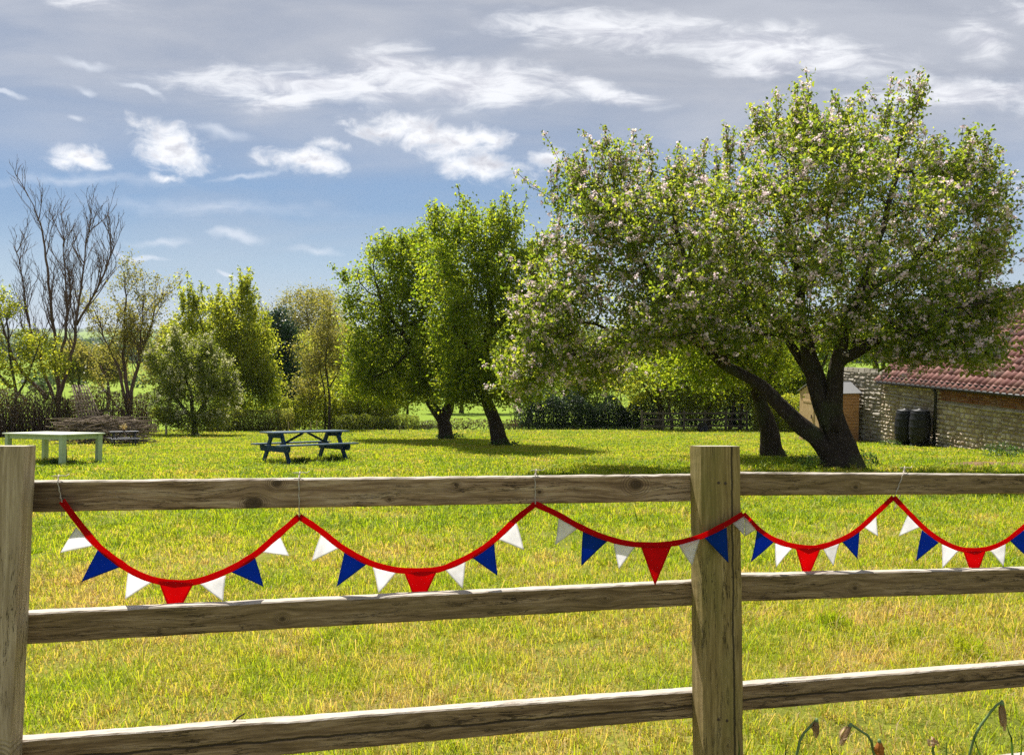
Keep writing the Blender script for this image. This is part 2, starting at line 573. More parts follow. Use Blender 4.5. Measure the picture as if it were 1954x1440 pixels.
def cloth_mat(name, col, trans=0.35):
    m, g, out = new_mat(name)
    pos = g.n('ShaderNodeTexCoord').outputs['Object']
    wv = g.noise(g.scalev(pos, (900, 900, 900)), 1.0, 1)
    n = g.noise(pos, 22, 4, 0.6)
    a = tuple(c * 0.86 for c in col)
    c = g.ramp(n, [(0.3, a), (0.7, col)])
    hem = g.sstep(g.n('ShaderNodeAttribute', attribute_name='inner').outputs['Fac'], .045, .075)
    c = g.mix(hem, tuple(q * .80 for q in col) + (1,), c)
    p = finish(g, out, c, 0.9, g.m('ADD', wv, g.m('MULTIPLY', n, 2.0)), 0.25, 0.002, 0.15)
    tr = g.n('ShaderNodeBsdfTranslucent')
    g.put(tr.inputs[0], c)
    mx = g.n('ShaderNodeMixShader'); mx.inputs[0].default_value = trans
    g.t.links.new(p.outputs[0], mx.inputs[1]); g.t.links.new(tr.outputs[0], mx.inputs[2])
    g.t.links.new(mx.outputs[0], out.inputs[0])
    return m


M = {}
M['apple_leaf'] = leaf_mat('apple_leaf', [(.045, .090, .012), (.105, .158, .020), (.195, .238, .032), (.29, .27, .08)], .66, 2.2, .5, tint=(1.1, 1.0, .5))
M['pear_leaf'] = leaf_mat('pear_leaf', [(.050, .100, .010), (.115, .170, .014), (.20, .248, .022), (.28, .285, .04)], .66, 2.2, .5, tint=(1.1, 1.0, .5))
M['lime_leaf'] = leaf_mat('lime_leaf', [(.075, .115, .012), (.155, .195, .02), (.26, .285, .04), (.37, .35, .09)], .66, 2.25, .5, tint=(1.1, 1.0, .5))
M['hedge_leaf'] = leaf_mat('hedge_leaf', [(.075, .11, .018), (.16, .20, .035), (.26, .27, .06), (.33, .27, .10)], .6, 1.9, .5, tint=(1.1, 1.0, .6))
M['ivy_leaf'] = leaf_mat('ivy_leaf', [(.012, .035, .014), (.022, .055, .022), (.035, .075, .028)], .25, 1.2, .4, .4)
M['haw_leaf'] = leaf_mat('haw_leaf', [(.060, .095, .014), (.135, .175, .022), (.23, .25, .05)], .58, 1.9, .5, tint=(1.1, 1.0, .6))
M['bud_leaf'] = leaf_mat('bud_leaf', [(.18, .19, .035), (.28, .26, .06), (.35, .29, .09)], .58, 1.8, .4, tint=(1.1, 1.0, .6))
M['bramble_leaf'] = leaf_mat('bramble_leaf', [(.03, .035, .012), (.07, .06, .025), (.11, .075, .04), (.10, .12, .03)], .4, 1.4, .6, tint=(1.1, 1.0, .6))
M['olive_leaf'] = leaf_mat('olive_bud_leaf', [(.12, .14, .03), (.20, .20, .05), (.28, .25, .08)], .58, 1.8, .4, tint=(1.1, 1.0, .6))
M['shade_leaf'] = leaf_mat('deep_shade_leaf', [(.010, .026, .010), (.026, .05, .015), (.05, .08, .02)], .3, 1.4, .5)  # leaf colour darkened to paint in the deep shade under the trees
M['far_leaf'] = leaf_mat('far_leaf', [(.035, .07, .02), (.07, .11, .03), (.11, .15, .04)], .35, 1.4, .5, ps=0.05)
M['blossom'] = leaf_mat('blossom_petal', [(.66, .46, .50), (.80, .66, .68), (.88, .83, .82)], .5, 1.05, .3)
M['cream'] = leaf_mat('cream_blossom', [(.56, .54, .30), (.70, .66, .42), (.76, .72, .52)], .5, 1.1, .3)
M['weed_leaf'] = leaf_mat('weed_leaf', [(.03, .07, .015), (.06, .12, .02), (.10, .17, .03)], .45, 1.6, .5)
M['bark'] = bark_mat('orchard_bark', (.018, .013, .010), (.075, .058, .045), .45)
M['bark2'] = bark_mat('woodland_bark', (.03, .024, .018), (.10, .082, .062), .4)
M['bark_red'] = bark_mat('bare_twig_bark', (.085, .055, .045), (.22, .15, .12), .0)
M['dead_wood'] = bark_mat('dead_brushwood', (.10, .075, .055), (.34, .27, .20), .0, 9)


def grass_material():
    m, g, out = new_mat('grass_blades')
    at_ = g.n('ShaderNodeAttribute', attribute_name='rnd').outputs['Fac']
    pos = g.n('ShaderNodeNewGeometry').outputs['Position']
    y = g.n('ShaderNodeSeparateXYZ', i_0=pos).outputs[1]
    n1 = g.noise(pos, 0.55, 4, 0.6)
    n2 = g.noise(pos, 2.6, 4, 0.65)
    near = g.sstep(y, 10.0, 4.0)
    dry = g.m('ADD', g.m('MULTIPLY', g.m('MULTIPLY_ADD', g.m('SUBTRACT', n1, .5), 1.25, .5), 0.45), g.m('MULTIPLY', g.m('MULTIPLY_ADD', g.m('SUBTRACT', n2, .5), 1.3, .5), 0.55))
    dry = g.m('ADD', dry, g.m('MULTIPLY', g.m('SUBTRACT', at_, 0.5), 0.40))
    dry = g.m('ADD', dry, g.m('MULTIPLY', near, 0.125))
    col = g.ramp(dry, [(0.27, (.125, .215, .010)), (0.45, (.25, .34, .014)), (0.58, (.345, .375, .028)), (0.66, (.42, .355, .10)), (0.76, (.46, .345, .18))])
    d = g.n('ShaderNodeBsdfPrincipled')
    g.put(d.inputs['Base Color'], col)
    d.inputs['Roughness'].default_value = 0.55
    d.inputs['Specular IOR Level'].default_value = 0.3
    tr = g.n('ShaderNodeBsdfTranslucent')
    g.put(tr.inputs[0], g.mix(1.0, col, (1.7, 1.6, 0.7, 1), 'MULTIPLY'))
    mx = g.n('ShaderNodeMixShader'); mx.inputs[0].default_value = 0.5
    g.t.links.new(d.outputs[0], mx.inputs[1]); g.t.links.new(tr.outputs[0], mx.inputs[2])
    g.t.links.new(mx.outputs[0], out.inputs[0])
    return m


def lawn_material():
    m, g, out = new_mat('lawn_turf')
    pos = g.n('ShaderNodeNewGeometry').outputs['Position']
    n1 = g.noise(pos, 0.55, 4, 0.6); n2 = g.noise(pos, 9.0, 5, 0.7)
    f = g.m('ADD', g.m('MULTIPLY', n1, .5), g.m('MULTIPLY', n2, .5))
    col = g.ramp(f, [(0.32, (.07, .085, .014)), (0.5, (.15, .165, .02)), (0.60, (.22, .185, .05)), (0.72, (.29, .205, .10))])
    finish(g, out, col, 0.95, n2, 0.8, 0.05, 0.1)
    return m


def field_material():
    m, g, out = new_mat('meadow_grass')
    pos = g.n('ShaderNodeNewGeometry').outputs['Position']
    n1 = g.noise(pos, 0.02, 5, 0.6); n2 = g.noise(pos, 0.6, 5, 0.7)
    f = g.m('ADD', g.m('MULTIPLY', n1, .6), g.m('MULTIPLY', n2, .4))
    col = g.ramp(f, [(0.3, (.11, .175, .012)), (0.5, (.16, .235, .016)), (0.7, (.22, .27, .03))])
    finish(g, out, col, 0.9, n2, 0.6, 0.3, 0.1)
    return m


# ------------------------------------------------------------------ the land
def grid_sheet(name, xs, ys, zf, mat):
    V = np.array([(x, y, zf(x, y)) for y in ys for x in xs], np.float32)
    nx, ny = len(xs), len(ys)
    i = np.arange(ny - 1)[:, None] * nx + np.arange(nx - 1)[None, :]
    Fq = np.stack([i, i + 1, i + nx + 1, i + nx], -1).reshape(-1, 4)
    o = np_mesh(name, V, Fq, mat, smooth=True)
    return tag(o, kind='structure')


def lump(x, y):
    return 0.035 * mnoise.noise(Vector((x * .7, y * .7, 0))) + 0.012 * mnoise.noise(Vector((x * 3, y * 3, 5)))


def build_land():
    xs = np.concatenate([np.linspace(-46, 46, 140)])
    ys = np.concatenate([np.linspace(-4.9, 14, 90), np.linspace(14.3, 39.9, 70)])
    grid_sheet('lawn', xs, ys, lambda x, y: T(x, y) + lump(x, y) * min(1, max(0, (39.5 - y))), lawn_material())
    a = np.concatenate([[-6000, -3500, -2000, -1200, -700, -400, -250, -150, -90], np.linspace(-60, 60, 41), [90, 150, 250, 400, 700, 1200, 2000, 3500, 6000]])
    b = np.concatenate([[-400, -150, -60, -20, -6, 0, 10, 20, 30, 38, 42, 46, 52, 60], np.geomspace(70, 6900, 70)])
    grid_sheet('field', a, b, lambda x, y: T(x, y) - 0.09, field_material())


def blades(x, y, h, w, rng, lean=0.5, z0=None):
    n = len(x)
    z = -SLOPE * y if z0 is None else z0
    th = rng.uniform(0, 2 * math.pi, n)
    dirx, diry = np.cos(th), np.sin(th)
    ph = rng.uniform(0, 2 * math.pi, n)
    bx, by = np.cos(ph) * lean * h * rng.uniform(.15, 1, n), np.sin(ph) * lean * h * rng.uniform(.15, 1, n)
    V = np.empty((n, 5, 3), np.float32)
    hw = w / 2
    V[:, 0] = np.stack([x - dirx * hw, y - diry * hw, z - .01], 1)
    V[:, 1] = np.stack([x + dirx * hw, y + diry * hw, z - .01], 1)
    V[:, 2] = np.stack([x + dirx * hw * .8 + bx * .35, y + diry * hw * .8 + by * .35, z + h * .6], 1)
    V[:, 3] = np.stack([x - dirx * hw * .8 + bx * .35, y - diry * hw * .8 + by * .35, z + h * .6], 1)
    V[:, 4] = np.stack([x + bx, y + by, z + h * (1 - .25 * lean)], 1)
    i = np.arange(n)[:, None] * 5
    tri = np.concatenate([i + [[0, 1, 2]], i + [[0, 2, 3]], i + [[3, 2, 4]]], 1).reshape(-1, 3)
    return V.reshape(-1, 3), tri


GRASS_GAPS = []


def build_grass():
    rng = np.random.default_rng(5)
    Vs, Ts, Rs = [], [], []
    base = 0
    zones = [(1.3, 2.6, 1200, 0.7), (2.6, 6.0, 7500, .92), (6.0, 11.0, 3000, 1.0), (11, 19, 1250, 1.0), (19, 40.5, 420, 1.0)]
    for (y0, y1, dens, k) in zones:
        area = 0.74 * (y1 ** 2 - y0 ** 2) + 2 * (y1 - y0)
        n = int(dens * area)
        y = np.sqrt(rng.uniform(y0 ** 2, y1 ** 2, n))
        x = rng.uniform(-1, 1, n) * (0.74 * y + 1.0)
        # thinner and longer in clumps
        cl = np.array([mnoise.noise(Vector((a * 1.6, b * 1.6, 7.7))) for a, b in zip(x, y)]) if n < 400000 else np.zeros(n)
        c2 = np.sin(x * 9.1 + 3 * np.sin(y * 5.3)) * np.sin(y * 8.3 + 2 * np.sin(x * 6.1))
        h = (0.028 + 0.026 * rng.random(n)) * (1 + 0.95 * cl + 0.25 * c2) * (1 + 0.02 * y)
        tall = rng.random(n) < (0.06 if y1 < 12 else 0.02)
        h = np.where(tall, h * rng.uniform(1.6, 2.6, n), h)
        # a good part of the blades stand together in tufts
        if y1 < 20:
            nt = max(1, n // 34)
            ti = rng.integers(0, n, nt)
            k_ = n // 2
            pick = rng.integers(0, nt, k_)
            sp = 0.028 * rng.lognormal(0, .4, nt)
            x[:k_] = x[ti][pick] + rng.normal(0, 1, k_) * sp[pick]
            y[:k_] = y[ti][pick] + rng.normal(0, 1, k_) * sp[pick]
            h[:k_] *= (rng.lognormal(.12, .35, nt))[pick]
        w = 0.0036 * np.maximum(1, y / 3.8) * rng.uniform(.7, 1.4, n)
        V, Tr = blades(x, y, np.clip(h, .012, .3), w, rng, 1.25)
        Vs.append(V); Ts.append(Tr + base); base += len(V)
        r = np.clip(0.5 + 0.22 * rng.standard_normal(n) - 0.30 * np.clip(cl, -1, 1), 0, 1)
        Rs.append(np.repeat(r, 3))
    o = np_mesh('grass', np.concatenate(Vs), np.concatenate(Ts), M['grass'], rnd=np.concatenate(Rs))
    tag(o, 'sunlit yellow green grass with dry straw patches covering the lawn', 'grass', kind='stuff')


M['grass'] = grass_material()
build_land()
build_grass()


# ------------------------------------------------------------------ trees
def leaf_quads(P, size, rng, up=0.55, aspect=0.55, fold=0.12, nrm=None):
    n = len(P)
    N = rng.standard_normal((n, 3)); N[:, 2] += up
    if nrm is not None: N += nrm
    N /= np.linalg.norm(N, axis=1, keepdims=True) + 1e-9
    t = rng.standard_normal((n, 3))
    t -= N * (t * N).sum(1, keepdims=True)
    t /= np.linalg.norm(t, axis=1, keepdims=True) + 1e-9
    b = np.cross(N, t)
    s = (size * rng.uniform(.65, 1.3, n))[:, None]
    V = np.empty((n, 4, 3), np.float32)
    V[:, 0] = P - t * s * .5
    V[:, 1] = P + b * s * aspect * .5 + N * s * fold - t * s * .06
    V[:, 2] = P + t * s * .5
    V[:, 3] = P - b * s * aspect * .5 + N * s * fold - t * s * .06
    Fq = np.arange(n * 4).reshape(n, 4)
    return V.reshape(-1, 3), Fq


def leaf_object(name, P, size, rng, mat, parent, origin, up=0.55, aspect=0.55, fold=.12):
    V, Fq = leaf_quads(np.asarray(P) - np.asarray(origin)[None, :], size, rng, up, aspect, fold)
    return np_mesh(name, V, Fq, mat, parent, rnd=rng.random(len(Fq)))


def seg_tubes(A, B, ra, rb, sides):
    """separate tapered twigs, all at once"""
    n = len(A)
    d = B - A
    L = np.linalg.norm(d, axis=1, keepdims=True) + 1e-9
    t = d / L
    ref = np.where(np.abs(t[:, 2:3]) > .9, np.array([[1., 0, 0]]), np.array([[0, 0, 1.]]))
    a = np.cross(t, ref); a /= np.linalg.norm(a, axis=1, keepdims=True) + 1e-9
    b = np.cross(t, a)
    th = np.arange(sides) * 2 * math.pi / sides
    ring = a[:, None, :] * np.cos(th)[None, :, None] + b[:, None, :] * np.sin(th)[None, :, None]
    V = np.concatenate([A[:, None, :] + ring * ra[:, None, None], B[:, None, :] + t[:, None, :] * (rb[:, None, None] * .6) + ring * rb[:, None, None]], 1)
    k = np.arange(sides); k2 = (k + 1) % sides
    f = np.stack([k, k2, k2 + sides, k + sides], 1)
    Fq = (np.arange(n)[:, None, None] * (2 * sides) + f[None]).reshape(-1, 4)
    return V.reshape(-1, 3), Fq


def tree(name, label, cat, base, limbs, blobs, ntips, lpt, lsize, leaf, bark, seed, sig=.28, group=None, blossom=None,
         twig=.006, shoots=0, shoot_len=.6, shell=2.3, limb_sides=12, thin=1.0, leaf_name='foliage', up=.5, gravity=.12, aspect=.55, maxr=.2, minz=None, taper=1.35, jit=.028, spray=None, sprays=0):
    """base: ground point; limbs: [([(px,py,dy)...], r0, r1)] with points as photo pixels at base.y + dy
    blobs: [(px,py,rx,ry,dy,rd,weight)]: what the crown fills"""
    rs = random.Random(seed); rng = np.random.default_rng(seed)
    base = Vector(base)
    root = thing(name, label, cat, base, group)
    Y = base.y
    # limbs
    mb = MB()
    nodes, plen, nrad = [], [], []
    limb_dirs = []
    for li, (pts, r0, r1) in enumerate(limbs):
        P = [at(px, py, Y + dy) for (px, py, dy) in pts]
        if li == 0: P[0] = base - Vector((0, 0, .12))
        R = [r1 + (r0 - r1) * (1 - i / (len(P) - 1)) ** taper for i in range(len(P))]
        pp, rr = smooth_path(P, R, .16)
        for i in range(1, len(pp)):
            w = min(1.0, i / 5.0) * (.05 + .10 * i / len(pp))
            pp[i] = pp[i] + Vector((mnoise.noise(pp[i] * 1.1), mnoise.noise(pp[i] * 1.1 + Vector((9, 0, 0))), mnoise.noise(pp[i] * 1.1 + Vector((0, 9, 0))) * .6)) * w
        mb.tube([p - base for p in pp], rr, limb_sides if r0 > .05 else 7, True, .16, rs, flare=.22 if li == 0 else 0)
        if nodes:
            d = [(n - pp[0]).length for n in nodes]
            l0 = plen[int(np.argmin(d))]
        else:
            l0 = 0
        for i, p in enumerate(pp):
            if li == 0 and i < len(pp) * .35: continue
            nodes.append(p); plen.append(l0 + i * .16); nrad.append(rr[i])
            limb_dirs.append((i / len(pp), len(pp) * .16, (pp[min(i + 1, len(pp) - 1)] - pp[max(i - 1, 0)]).normalized()))
    # tips
    wts = np.array([b[6] if len(b) > 6 else b[2] * b[3] for b in blobs], float)
    wts /= wts.sum()
    tips = []
    tries = 0
    while len(tips) < ntips and tries < ntips * 6:
        tries += 1
        b = blobs[rng.choice(len(blobs), p=wts)]
        v = rng.standard_normal(3); v /= np.linalg.norm(v)
        r = rng.random() ** (1 / shell)
        r *= 1 + .42 * mnoise.noise(Vector((v[0] * 1.7 + b[0] * .13, v[1] * 1.7, v[2] * 1.7 + b[1] * .11)))
        rad = b[5] if len(b) > 5 and b[5] else (b[2] + b[3]) / 2 * Y / F
        dy = b[4] + v[1] * r * rad
        q = at(b[0] + v[0] * r * b[2], b[1] - v[2] * r * b[3], Y + dy)
        if q.z < T(q.x, q.y) + (minz or .25): continue
        tips.append(q)
    nl = len(nodes)
    cap = nl + len(tips) * 12 + 10 + sprays * 5 + shoots * 4 + (60000 if spray else 0)
    N = np.zeros((cap, 3)); N[:nl] = [tuple(n) for n in nodes]
    PL = np.zeros(cap); PL[:nl] = plen
    par = -np.ones(cap, int)
    cnt = nl
    limbN = N[:nl].copy()
    TP = np.array([tuple(t) for t in tips])
    order = np.argsort([np.min(((limbN - t) ** 2).sum(1)) for t in TP])
    tipidx = []
    for k in order:
        t = TP[k]
        dv = t - N[:cnt]
        d = np.sqrt((dv ** 2).sum(1))
        cost = d + .22 * PL[:cnt] + .25 * np.maximum(0, -dv[:, 2])
        j = int(np.argmin(cost))
        L = d[j]
        m = min(10, max(1, int(L / .32)))
        p0 = N[j].copy()
        if par[j] >= 0:
            bd = N[j] - N[par[j]]; bd /= np.linalg.norm(bd) + 1e-9
        else:
            bd = np.array([0, 0, 1.0])
        ctrl = p0 + bd * L * .35 + (t - p0) * .25 + np.array([0, 0, gravity * L])
        prev = j
        for i in range(1, m + 1):
            s = i / m
            q = (1 - s) ** 2 * p0 + 2 * s * (1 - s) * ctrl + s * s * t
            if i < m: q = q + rng.normal(0, jit, 3) * min(1.5, L)
            N[cnt] = q; par[cnt] = prev; PL[cnt] = PL[prev] + L / m
            prev = cnt; cnt += 1
        tipidx.append(prev)
    if spray:            # ascending side branches, each branching again, as on an ash in winter
        lens, every = spray
        def grow(i, d, L, lev):
            nonlocal cnt
            st = .16 if lev < 2 else .12
            m = max(2, int(L / st))
            d = Vector(d); prev = i
            for k in range(m):
                d = (d + Vector((rs.gauss(0, .07), rs.gauss(0, .07), .085 + rs.gauss(0, .04)))).normalized()
                if cnt >= cap - 2000: return
                N[cnt] = N[prev] + np.array(d) * st
                par[cnt] = prev; PL[cnt] = PL[prev] + st; prev = cnt; cnt += 1
                if lev < len(lens) - 1 and k > 0 and rs.random() < every[min(lev + 1, len(every) - 1)]:
                    a = Vector((rs.gauss(0, 1), rs.gauss(0, 1), .25)).normalized()
                    nd = (d + a * rs.uniform(.45, .85)).normalized()
                    grow(prev, nd, lens[lev + 1] * rs.uniform(.5, 1.2) * (1 - .5 * k / m), lev + 1)
            tipidx.append(prev)
        for i in range(nl):
            f, tl, d = limb_dirs[i]
            if f > .22 and rs.random() < every[0]:
                a = Vector((rs.gauss(0, 1), rs.gauss(0, 1), .2)).normalized()
                grow(i, (d + a * rs.uniform(.5, .9)).normalized(), lens[0] * rs.uniform(.5, 1.2) * (1 - .55 * f), 0)
    # upright shoots on top of the crown
    bins = {}
    for i in tipidx:
        bins.setdefault(int(N[i][0] / (.35 if shoot_len < .75 else .5)), []).append(i)
    top = []
    for bk in bins.values():
        top += sorted(bk, key=lambda i: -N[i][2])[:5]
    shoot_pts = []
    for s in range(shoots):
        i = rs.choice(top)
        L = shoot_len * rs.uniform(.4, 1.25)
        d = np.array([rs.gauss(0, .22), rs.gauss(0, .22), 1.0])
        prev = i
        m = 3
        for k in range(1, m + 1):
            N[cnt] = N[i] + d * L * k / m + np.array([rs.gauss(0, .015), rs.gauss(0, .015), 0])
            par[cnt] = prev; PL[cnt] = PL[prev] + L / m; prev = cnt; cnt += 1
            shoot_pts.append(N[prev].copy())
            shoot_pts.append((N[prev] + N[par[prev]]) / 2)
        if cnt > cap - 14: break
    if sprays:           # thin outer sprays that break the outline
        mid = N[tipidx].mean(0)
        far = sorted(tipidx, key=lambda i: -np.linalg.norm((N[i] - mid) * np.array([1, .7, 1.25])))[:int(len(tipidx) * .3)]
        for i in [rs.choice(far) for _ in range(sprays)]:
            d = (N[i] - mid) / np.linalg.norm(N[i] - mid) + np.array([rs.gauss(0, .25), rs.gauss(0, .25), rs.uniform(.0, .6)])
            if d[2] < -.2: d[2] *= .3
            L = rs.uniform(.35, .85); prev = i
            if cnt > cap - 14: break
            for k in range(1, 5):
                N[cnt] = N[i] + d * L * k / 4 + np.array([rs.gauss(0, .015), rs.gauss(0, .015), .03 * k * k * .1])
                par[cnt] = prev; PL[cnt] = PL[prev] + L / 4; prev = cnt; cnt += 1
                shoot_pts.append(N[prev].copy())
    # radii
    ch = np.zeros(cnt)
    has = np.zeros(cnt, bool)
    acc = np.zeros(cnt)
    for i in range(cnt - 1, nl - 1, -1):
        if acc[i] == 0: acc[i] = twig ** 2.2
        acc[par[i]] += acc[i]
    rad = np.minimum(acc ** (1 / 2.2), maxr)
    idx = np.arange(nl, cnt)
    A = N[par[idx]]; B = N[idx]
    ra = np.where(par[idx] >= nl, rad[par[idx]], np.minimum(rad[idx] * 1.25, maxr)); rb = rad[idx]
    ra = np.minimum(ra, rb * 1.6)
    o = np.array(base)
    thick = rb > .02
    V1, F1 = seg_tubes(A[thick] - o, B[thick] - o, ra[thick], rb[thick], 6)
    V2, F2 = seg_tubes(A[~thick] - o, B[~thick] - o, ra[~thick], rb[~thick], 3)
    mb.add(np.concatenate([V1, V2]), [tuple(int(q) for q in f) for f in np.concatenate([F1, F2 + len(V1)])], .5, True)
    mb.build('trunk', M[bark], root)
    # leaves
    if lpt > 0:
        tp = N[tipidx]
        n = rng.poisson(lpt, len(tp))
        rep = np.repeat(tp, n, axis=0)
        P = rep + rng.normal(0, 1, rep.shape) * np.array([sig, sig, sig * .8])
        small = idx[rb < .014]
        if len(small):
            e = N[rng.choice(small, int(len(P) * .22))]
            P = np.concatenate([P, e + rng.normal(0, .07, e.shape)])
        if shoot_pts:
            sp = np.array(shoot_pts)
            e = np.repeat(sp, 5, axis=0)
            P = np.concatenate([P, e + rng.normal(0, .055, e.shape)])
        leaf_object(leaf_name, P, lsize, rng, M[leaf], root, o, up, aspect)
    if blossom:
        bm, frac, nper, psz, csz = blossom[:5]
        tp = N[tipidx]
        sel = tp[rng.random(len(tp)) < frac]
        cen = np.repeat(sel, nper, axis=0)
        cen = cen + rng.normal(0, sig * 1.05, cen.shape)
        if shoot_pts:
            sp = np.array(shoot_pts)
            cen = np.concatenate([cen, sp[rng.random(len(sp)) < .55]])
        pet = np.repeat(cen, 14, axis=0)
        pet = pet + rng.normal(0, csz, pet.shape)
        leaf_object('blossom', pet, psz, rng, M[bm], root, o, .9, .95, .2)
    return root


# ------------------------------------------------------------------ foreground fence
FA, FL, FY = 0.216, 0.12, 2.20      # plan angle, backward lean, distance of the rails' front face


def fp(px, py, off=0.0):
    r = ray(px, py)
    t = (FY + off + FL * (EYE - 1.0)) / (r.y - FA * r.x - FL * r.z)
    return Vector((r.x * t, r.y * t, EYE + r.z * t))


FDIR = Vector((1, FA, -0.028)).normalized()
FUP = Vector((0, FL, 1)); FUP = (FUP - FDIR * FUP.dot(FDIR)).normalized()
FDEP = FUP.cross(FDIR).normalized()
if FDEP.y < 0: FDEP = -FDEP

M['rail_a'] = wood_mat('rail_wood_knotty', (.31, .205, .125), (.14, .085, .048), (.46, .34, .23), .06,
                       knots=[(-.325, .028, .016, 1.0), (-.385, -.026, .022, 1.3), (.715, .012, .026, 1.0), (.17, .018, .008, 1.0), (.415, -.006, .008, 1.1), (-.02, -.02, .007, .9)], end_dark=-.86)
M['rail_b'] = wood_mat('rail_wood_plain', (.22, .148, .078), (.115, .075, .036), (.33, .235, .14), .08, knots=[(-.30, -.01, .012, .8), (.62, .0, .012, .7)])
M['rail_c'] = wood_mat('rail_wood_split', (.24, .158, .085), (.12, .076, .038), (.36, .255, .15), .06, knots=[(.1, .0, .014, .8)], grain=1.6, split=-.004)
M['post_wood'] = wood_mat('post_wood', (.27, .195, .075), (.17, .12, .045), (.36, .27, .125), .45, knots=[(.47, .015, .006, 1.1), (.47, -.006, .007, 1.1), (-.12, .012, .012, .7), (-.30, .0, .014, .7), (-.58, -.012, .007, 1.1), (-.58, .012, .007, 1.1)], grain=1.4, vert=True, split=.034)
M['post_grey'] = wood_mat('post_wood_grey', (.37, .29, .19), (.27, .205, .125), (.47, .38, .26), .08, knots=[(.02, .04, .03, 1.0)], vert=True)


def timber(name, P0, P1, w0, w1, th, across, depth, mat, parent, seed, nseg=70, rough=.0022, label=None):
    """a sawn timber: front face centre line P0-P1, width along 'across', thickness along 'depth'"""
    P0 = Vector(P0); P1 = Vector(P1)
    X = (P1 - P0); L = X.length; X.normalize()
    Z = Vector(across); Z = (Z - X * Z.dot(X)).normalized()
    Yv = Z.cross(X)
    if Yv.dot(depth) < 0: Yv = -Yv
    Mw = Matrix((X, Yv, Z)).transposed().to_4x4()
    Mw.translation = (P0 + P1) / 2
    c = .0035
    vs = []
    NR = 12
    for i in range(nseg + 1):
        s = i / nseg
        x = (s - .5) * L
        w = (w0 + (w1 - w0) * s) / 2
        ring = [(0, -w + c), (0, -w * .3), (0, w * .3), (0, w - c), (c, w), (th * .5, w), (th - c, w), (th, w - c), (th, 0), (th, -w + c), (th - c, -w), (c, -w)]
        for k, (y, z) in enumerate(ring):
            q = Vector((x * 9 + seed * 13, y * 60, z * 40))
            q2 = Vector((x * 38 + seed * 7, k * 3.1, seed))
            dy = mnoise.noise(q) * rough + mnoise.noise(q2) * rough * .35
            dz = mnoise.noise(q + Vector((5, 5, 5))) * rough * .8 + mnoise.noise(q2 + Vector((3, 0, 9))) * rough * .8
            if k in (3, 4):          # the worn upper front edge
                dz += min(0, mnoise.noise(Vector((x * 6 + seed, 2, 0)))) * rough * 2.2
            vs.append((x, y + dy, z + dz))
    fs = []
    for i in range(nseg):
        for k in range(NR):
            k2 = (k + 1) % NR
            fs.append((i * NR + k, i * NR + k2, (i + 1) * NR + k2, (i + 1) * NR + k))
    fs.append(tuple(range(NR))[::-1]); fs.append(tuple(nseg * NR + k for k in range(NR)))
    me = bpy.data.meshes.new(name)
    me.from_pydata(vs, [], fs)
    me.materials.append(mat)
    bm = bmesh.new(); bm.from_mesh(me); bmesh.ops.recalc_face_normals(bm, faces=bm.faces); bm.to_mesh(me); bm.free()
    o = bpy.data.objects.new(name, me)
    COL.objects.link(o)
    o.parent = parent
    o.matrix_basis = Matrix.Translation(-Vector(parent.location)) @ Mw
    if label: o['label'] = label
    return o


def build_fence():
    foot = fp(1378, 1600, -.07)
    root = thing('post_and_rail_fence', 'weathered post and rail timber fence across the foreground carrying the bunting', 'fence', foot)
    PO = -.078
    # posts
    def post(frt, frb, wid, mat, seed, label):
        top = fp(frt[0], frt[1], PO); bot = fp(frb[0], frb[1], PO)
        d = (bot - top).normalized()
        k = (top.z - (T(0, 2.2) - .25)) / -d.z
        ct = top - FDIR * wid / 2
        cb = top + d * k - FDIR * wid / 2
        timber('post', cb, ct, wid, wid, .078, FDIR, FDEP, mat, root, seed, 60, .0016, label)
    post((1413, 851), (1420, 1440), .128, M['post_wood'], 3, 'greenish brown cracked post')
    post((46, 851), (19, 1440), .125, M['post_grey'], 11, 'grey brown post')
    post((2172, 853), (2186, 1440), .122, M['post_wood'], 17, None)
    post((-452, 852), (-500, 1440), .122, M['post_grey'], 18, None)
    iron = plain_mat('rusty_iron', (.05, .032, .022), .7)
    for px, py in [(1371, 921), (1384, 922), (1371, 1372), (1387, 1374)]:
        q = fp(px, py, PO) - Vector(root.location)
        mb = MB(); mb.tube([q + FDEP * .004, q - FDEP * .0015], [.0042, .0042], 10)
        mb.build('nail', iron, root)
    # rails (left x, top, bottom) - (right x, top, bottom) of the front faces
    rails = [((40, 918.5, 977), (1352, 905, 955.5), 'rail_a'), ((28, 1171, 1230), (1352, 1108, 1153), 'rail_b'), ((15, 1414, 1487), (1352, 1316, 1367), 'rail_c'),
             ((1358, 901, 946), (2160, 906, 940), 'rail_b'), ((1358, 1098, 1149), (2160, 1080, 1123), 'rail_b'), ((1358, 1311, 1361), (2160, 1250, 1293), 'rail_c'),
             ((1358, 1515, 1565), (2160, 1420, 1462), 'rail_b'), ((0, 1660, 1740), (1352, 1520, 1572), 'rail_c'),
             ((-500, 924, 986), (36, 918.5, 977), 'rail_b'), ((-500, 1196, 1260), (24, 1171, 1230), 'rail_c'), ((-500, 1452, 1533), (11, 1414, 1487), 'rail_b'), ((-500, 1712, 1802), (-4, 1660, 1740), 'rail_c')]
    for i, (l, r, mt) in enumerate(rails):
        a = (fp(l[0], l[1]) + fp(l[0], l[2])) / 2; wa = (fp(l[0], l[1]) - fp(l[0], l[2])).length
        b = (fp(r[0], r[1]) + fp(r[0], r[2])) / 2; wb = (fp(r[0], r[1]) - fp(r[0], r[2])).length
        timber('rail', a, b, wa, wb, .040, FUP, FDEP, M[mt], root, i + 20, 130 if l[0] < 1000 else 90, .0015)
    return root


build_fence()

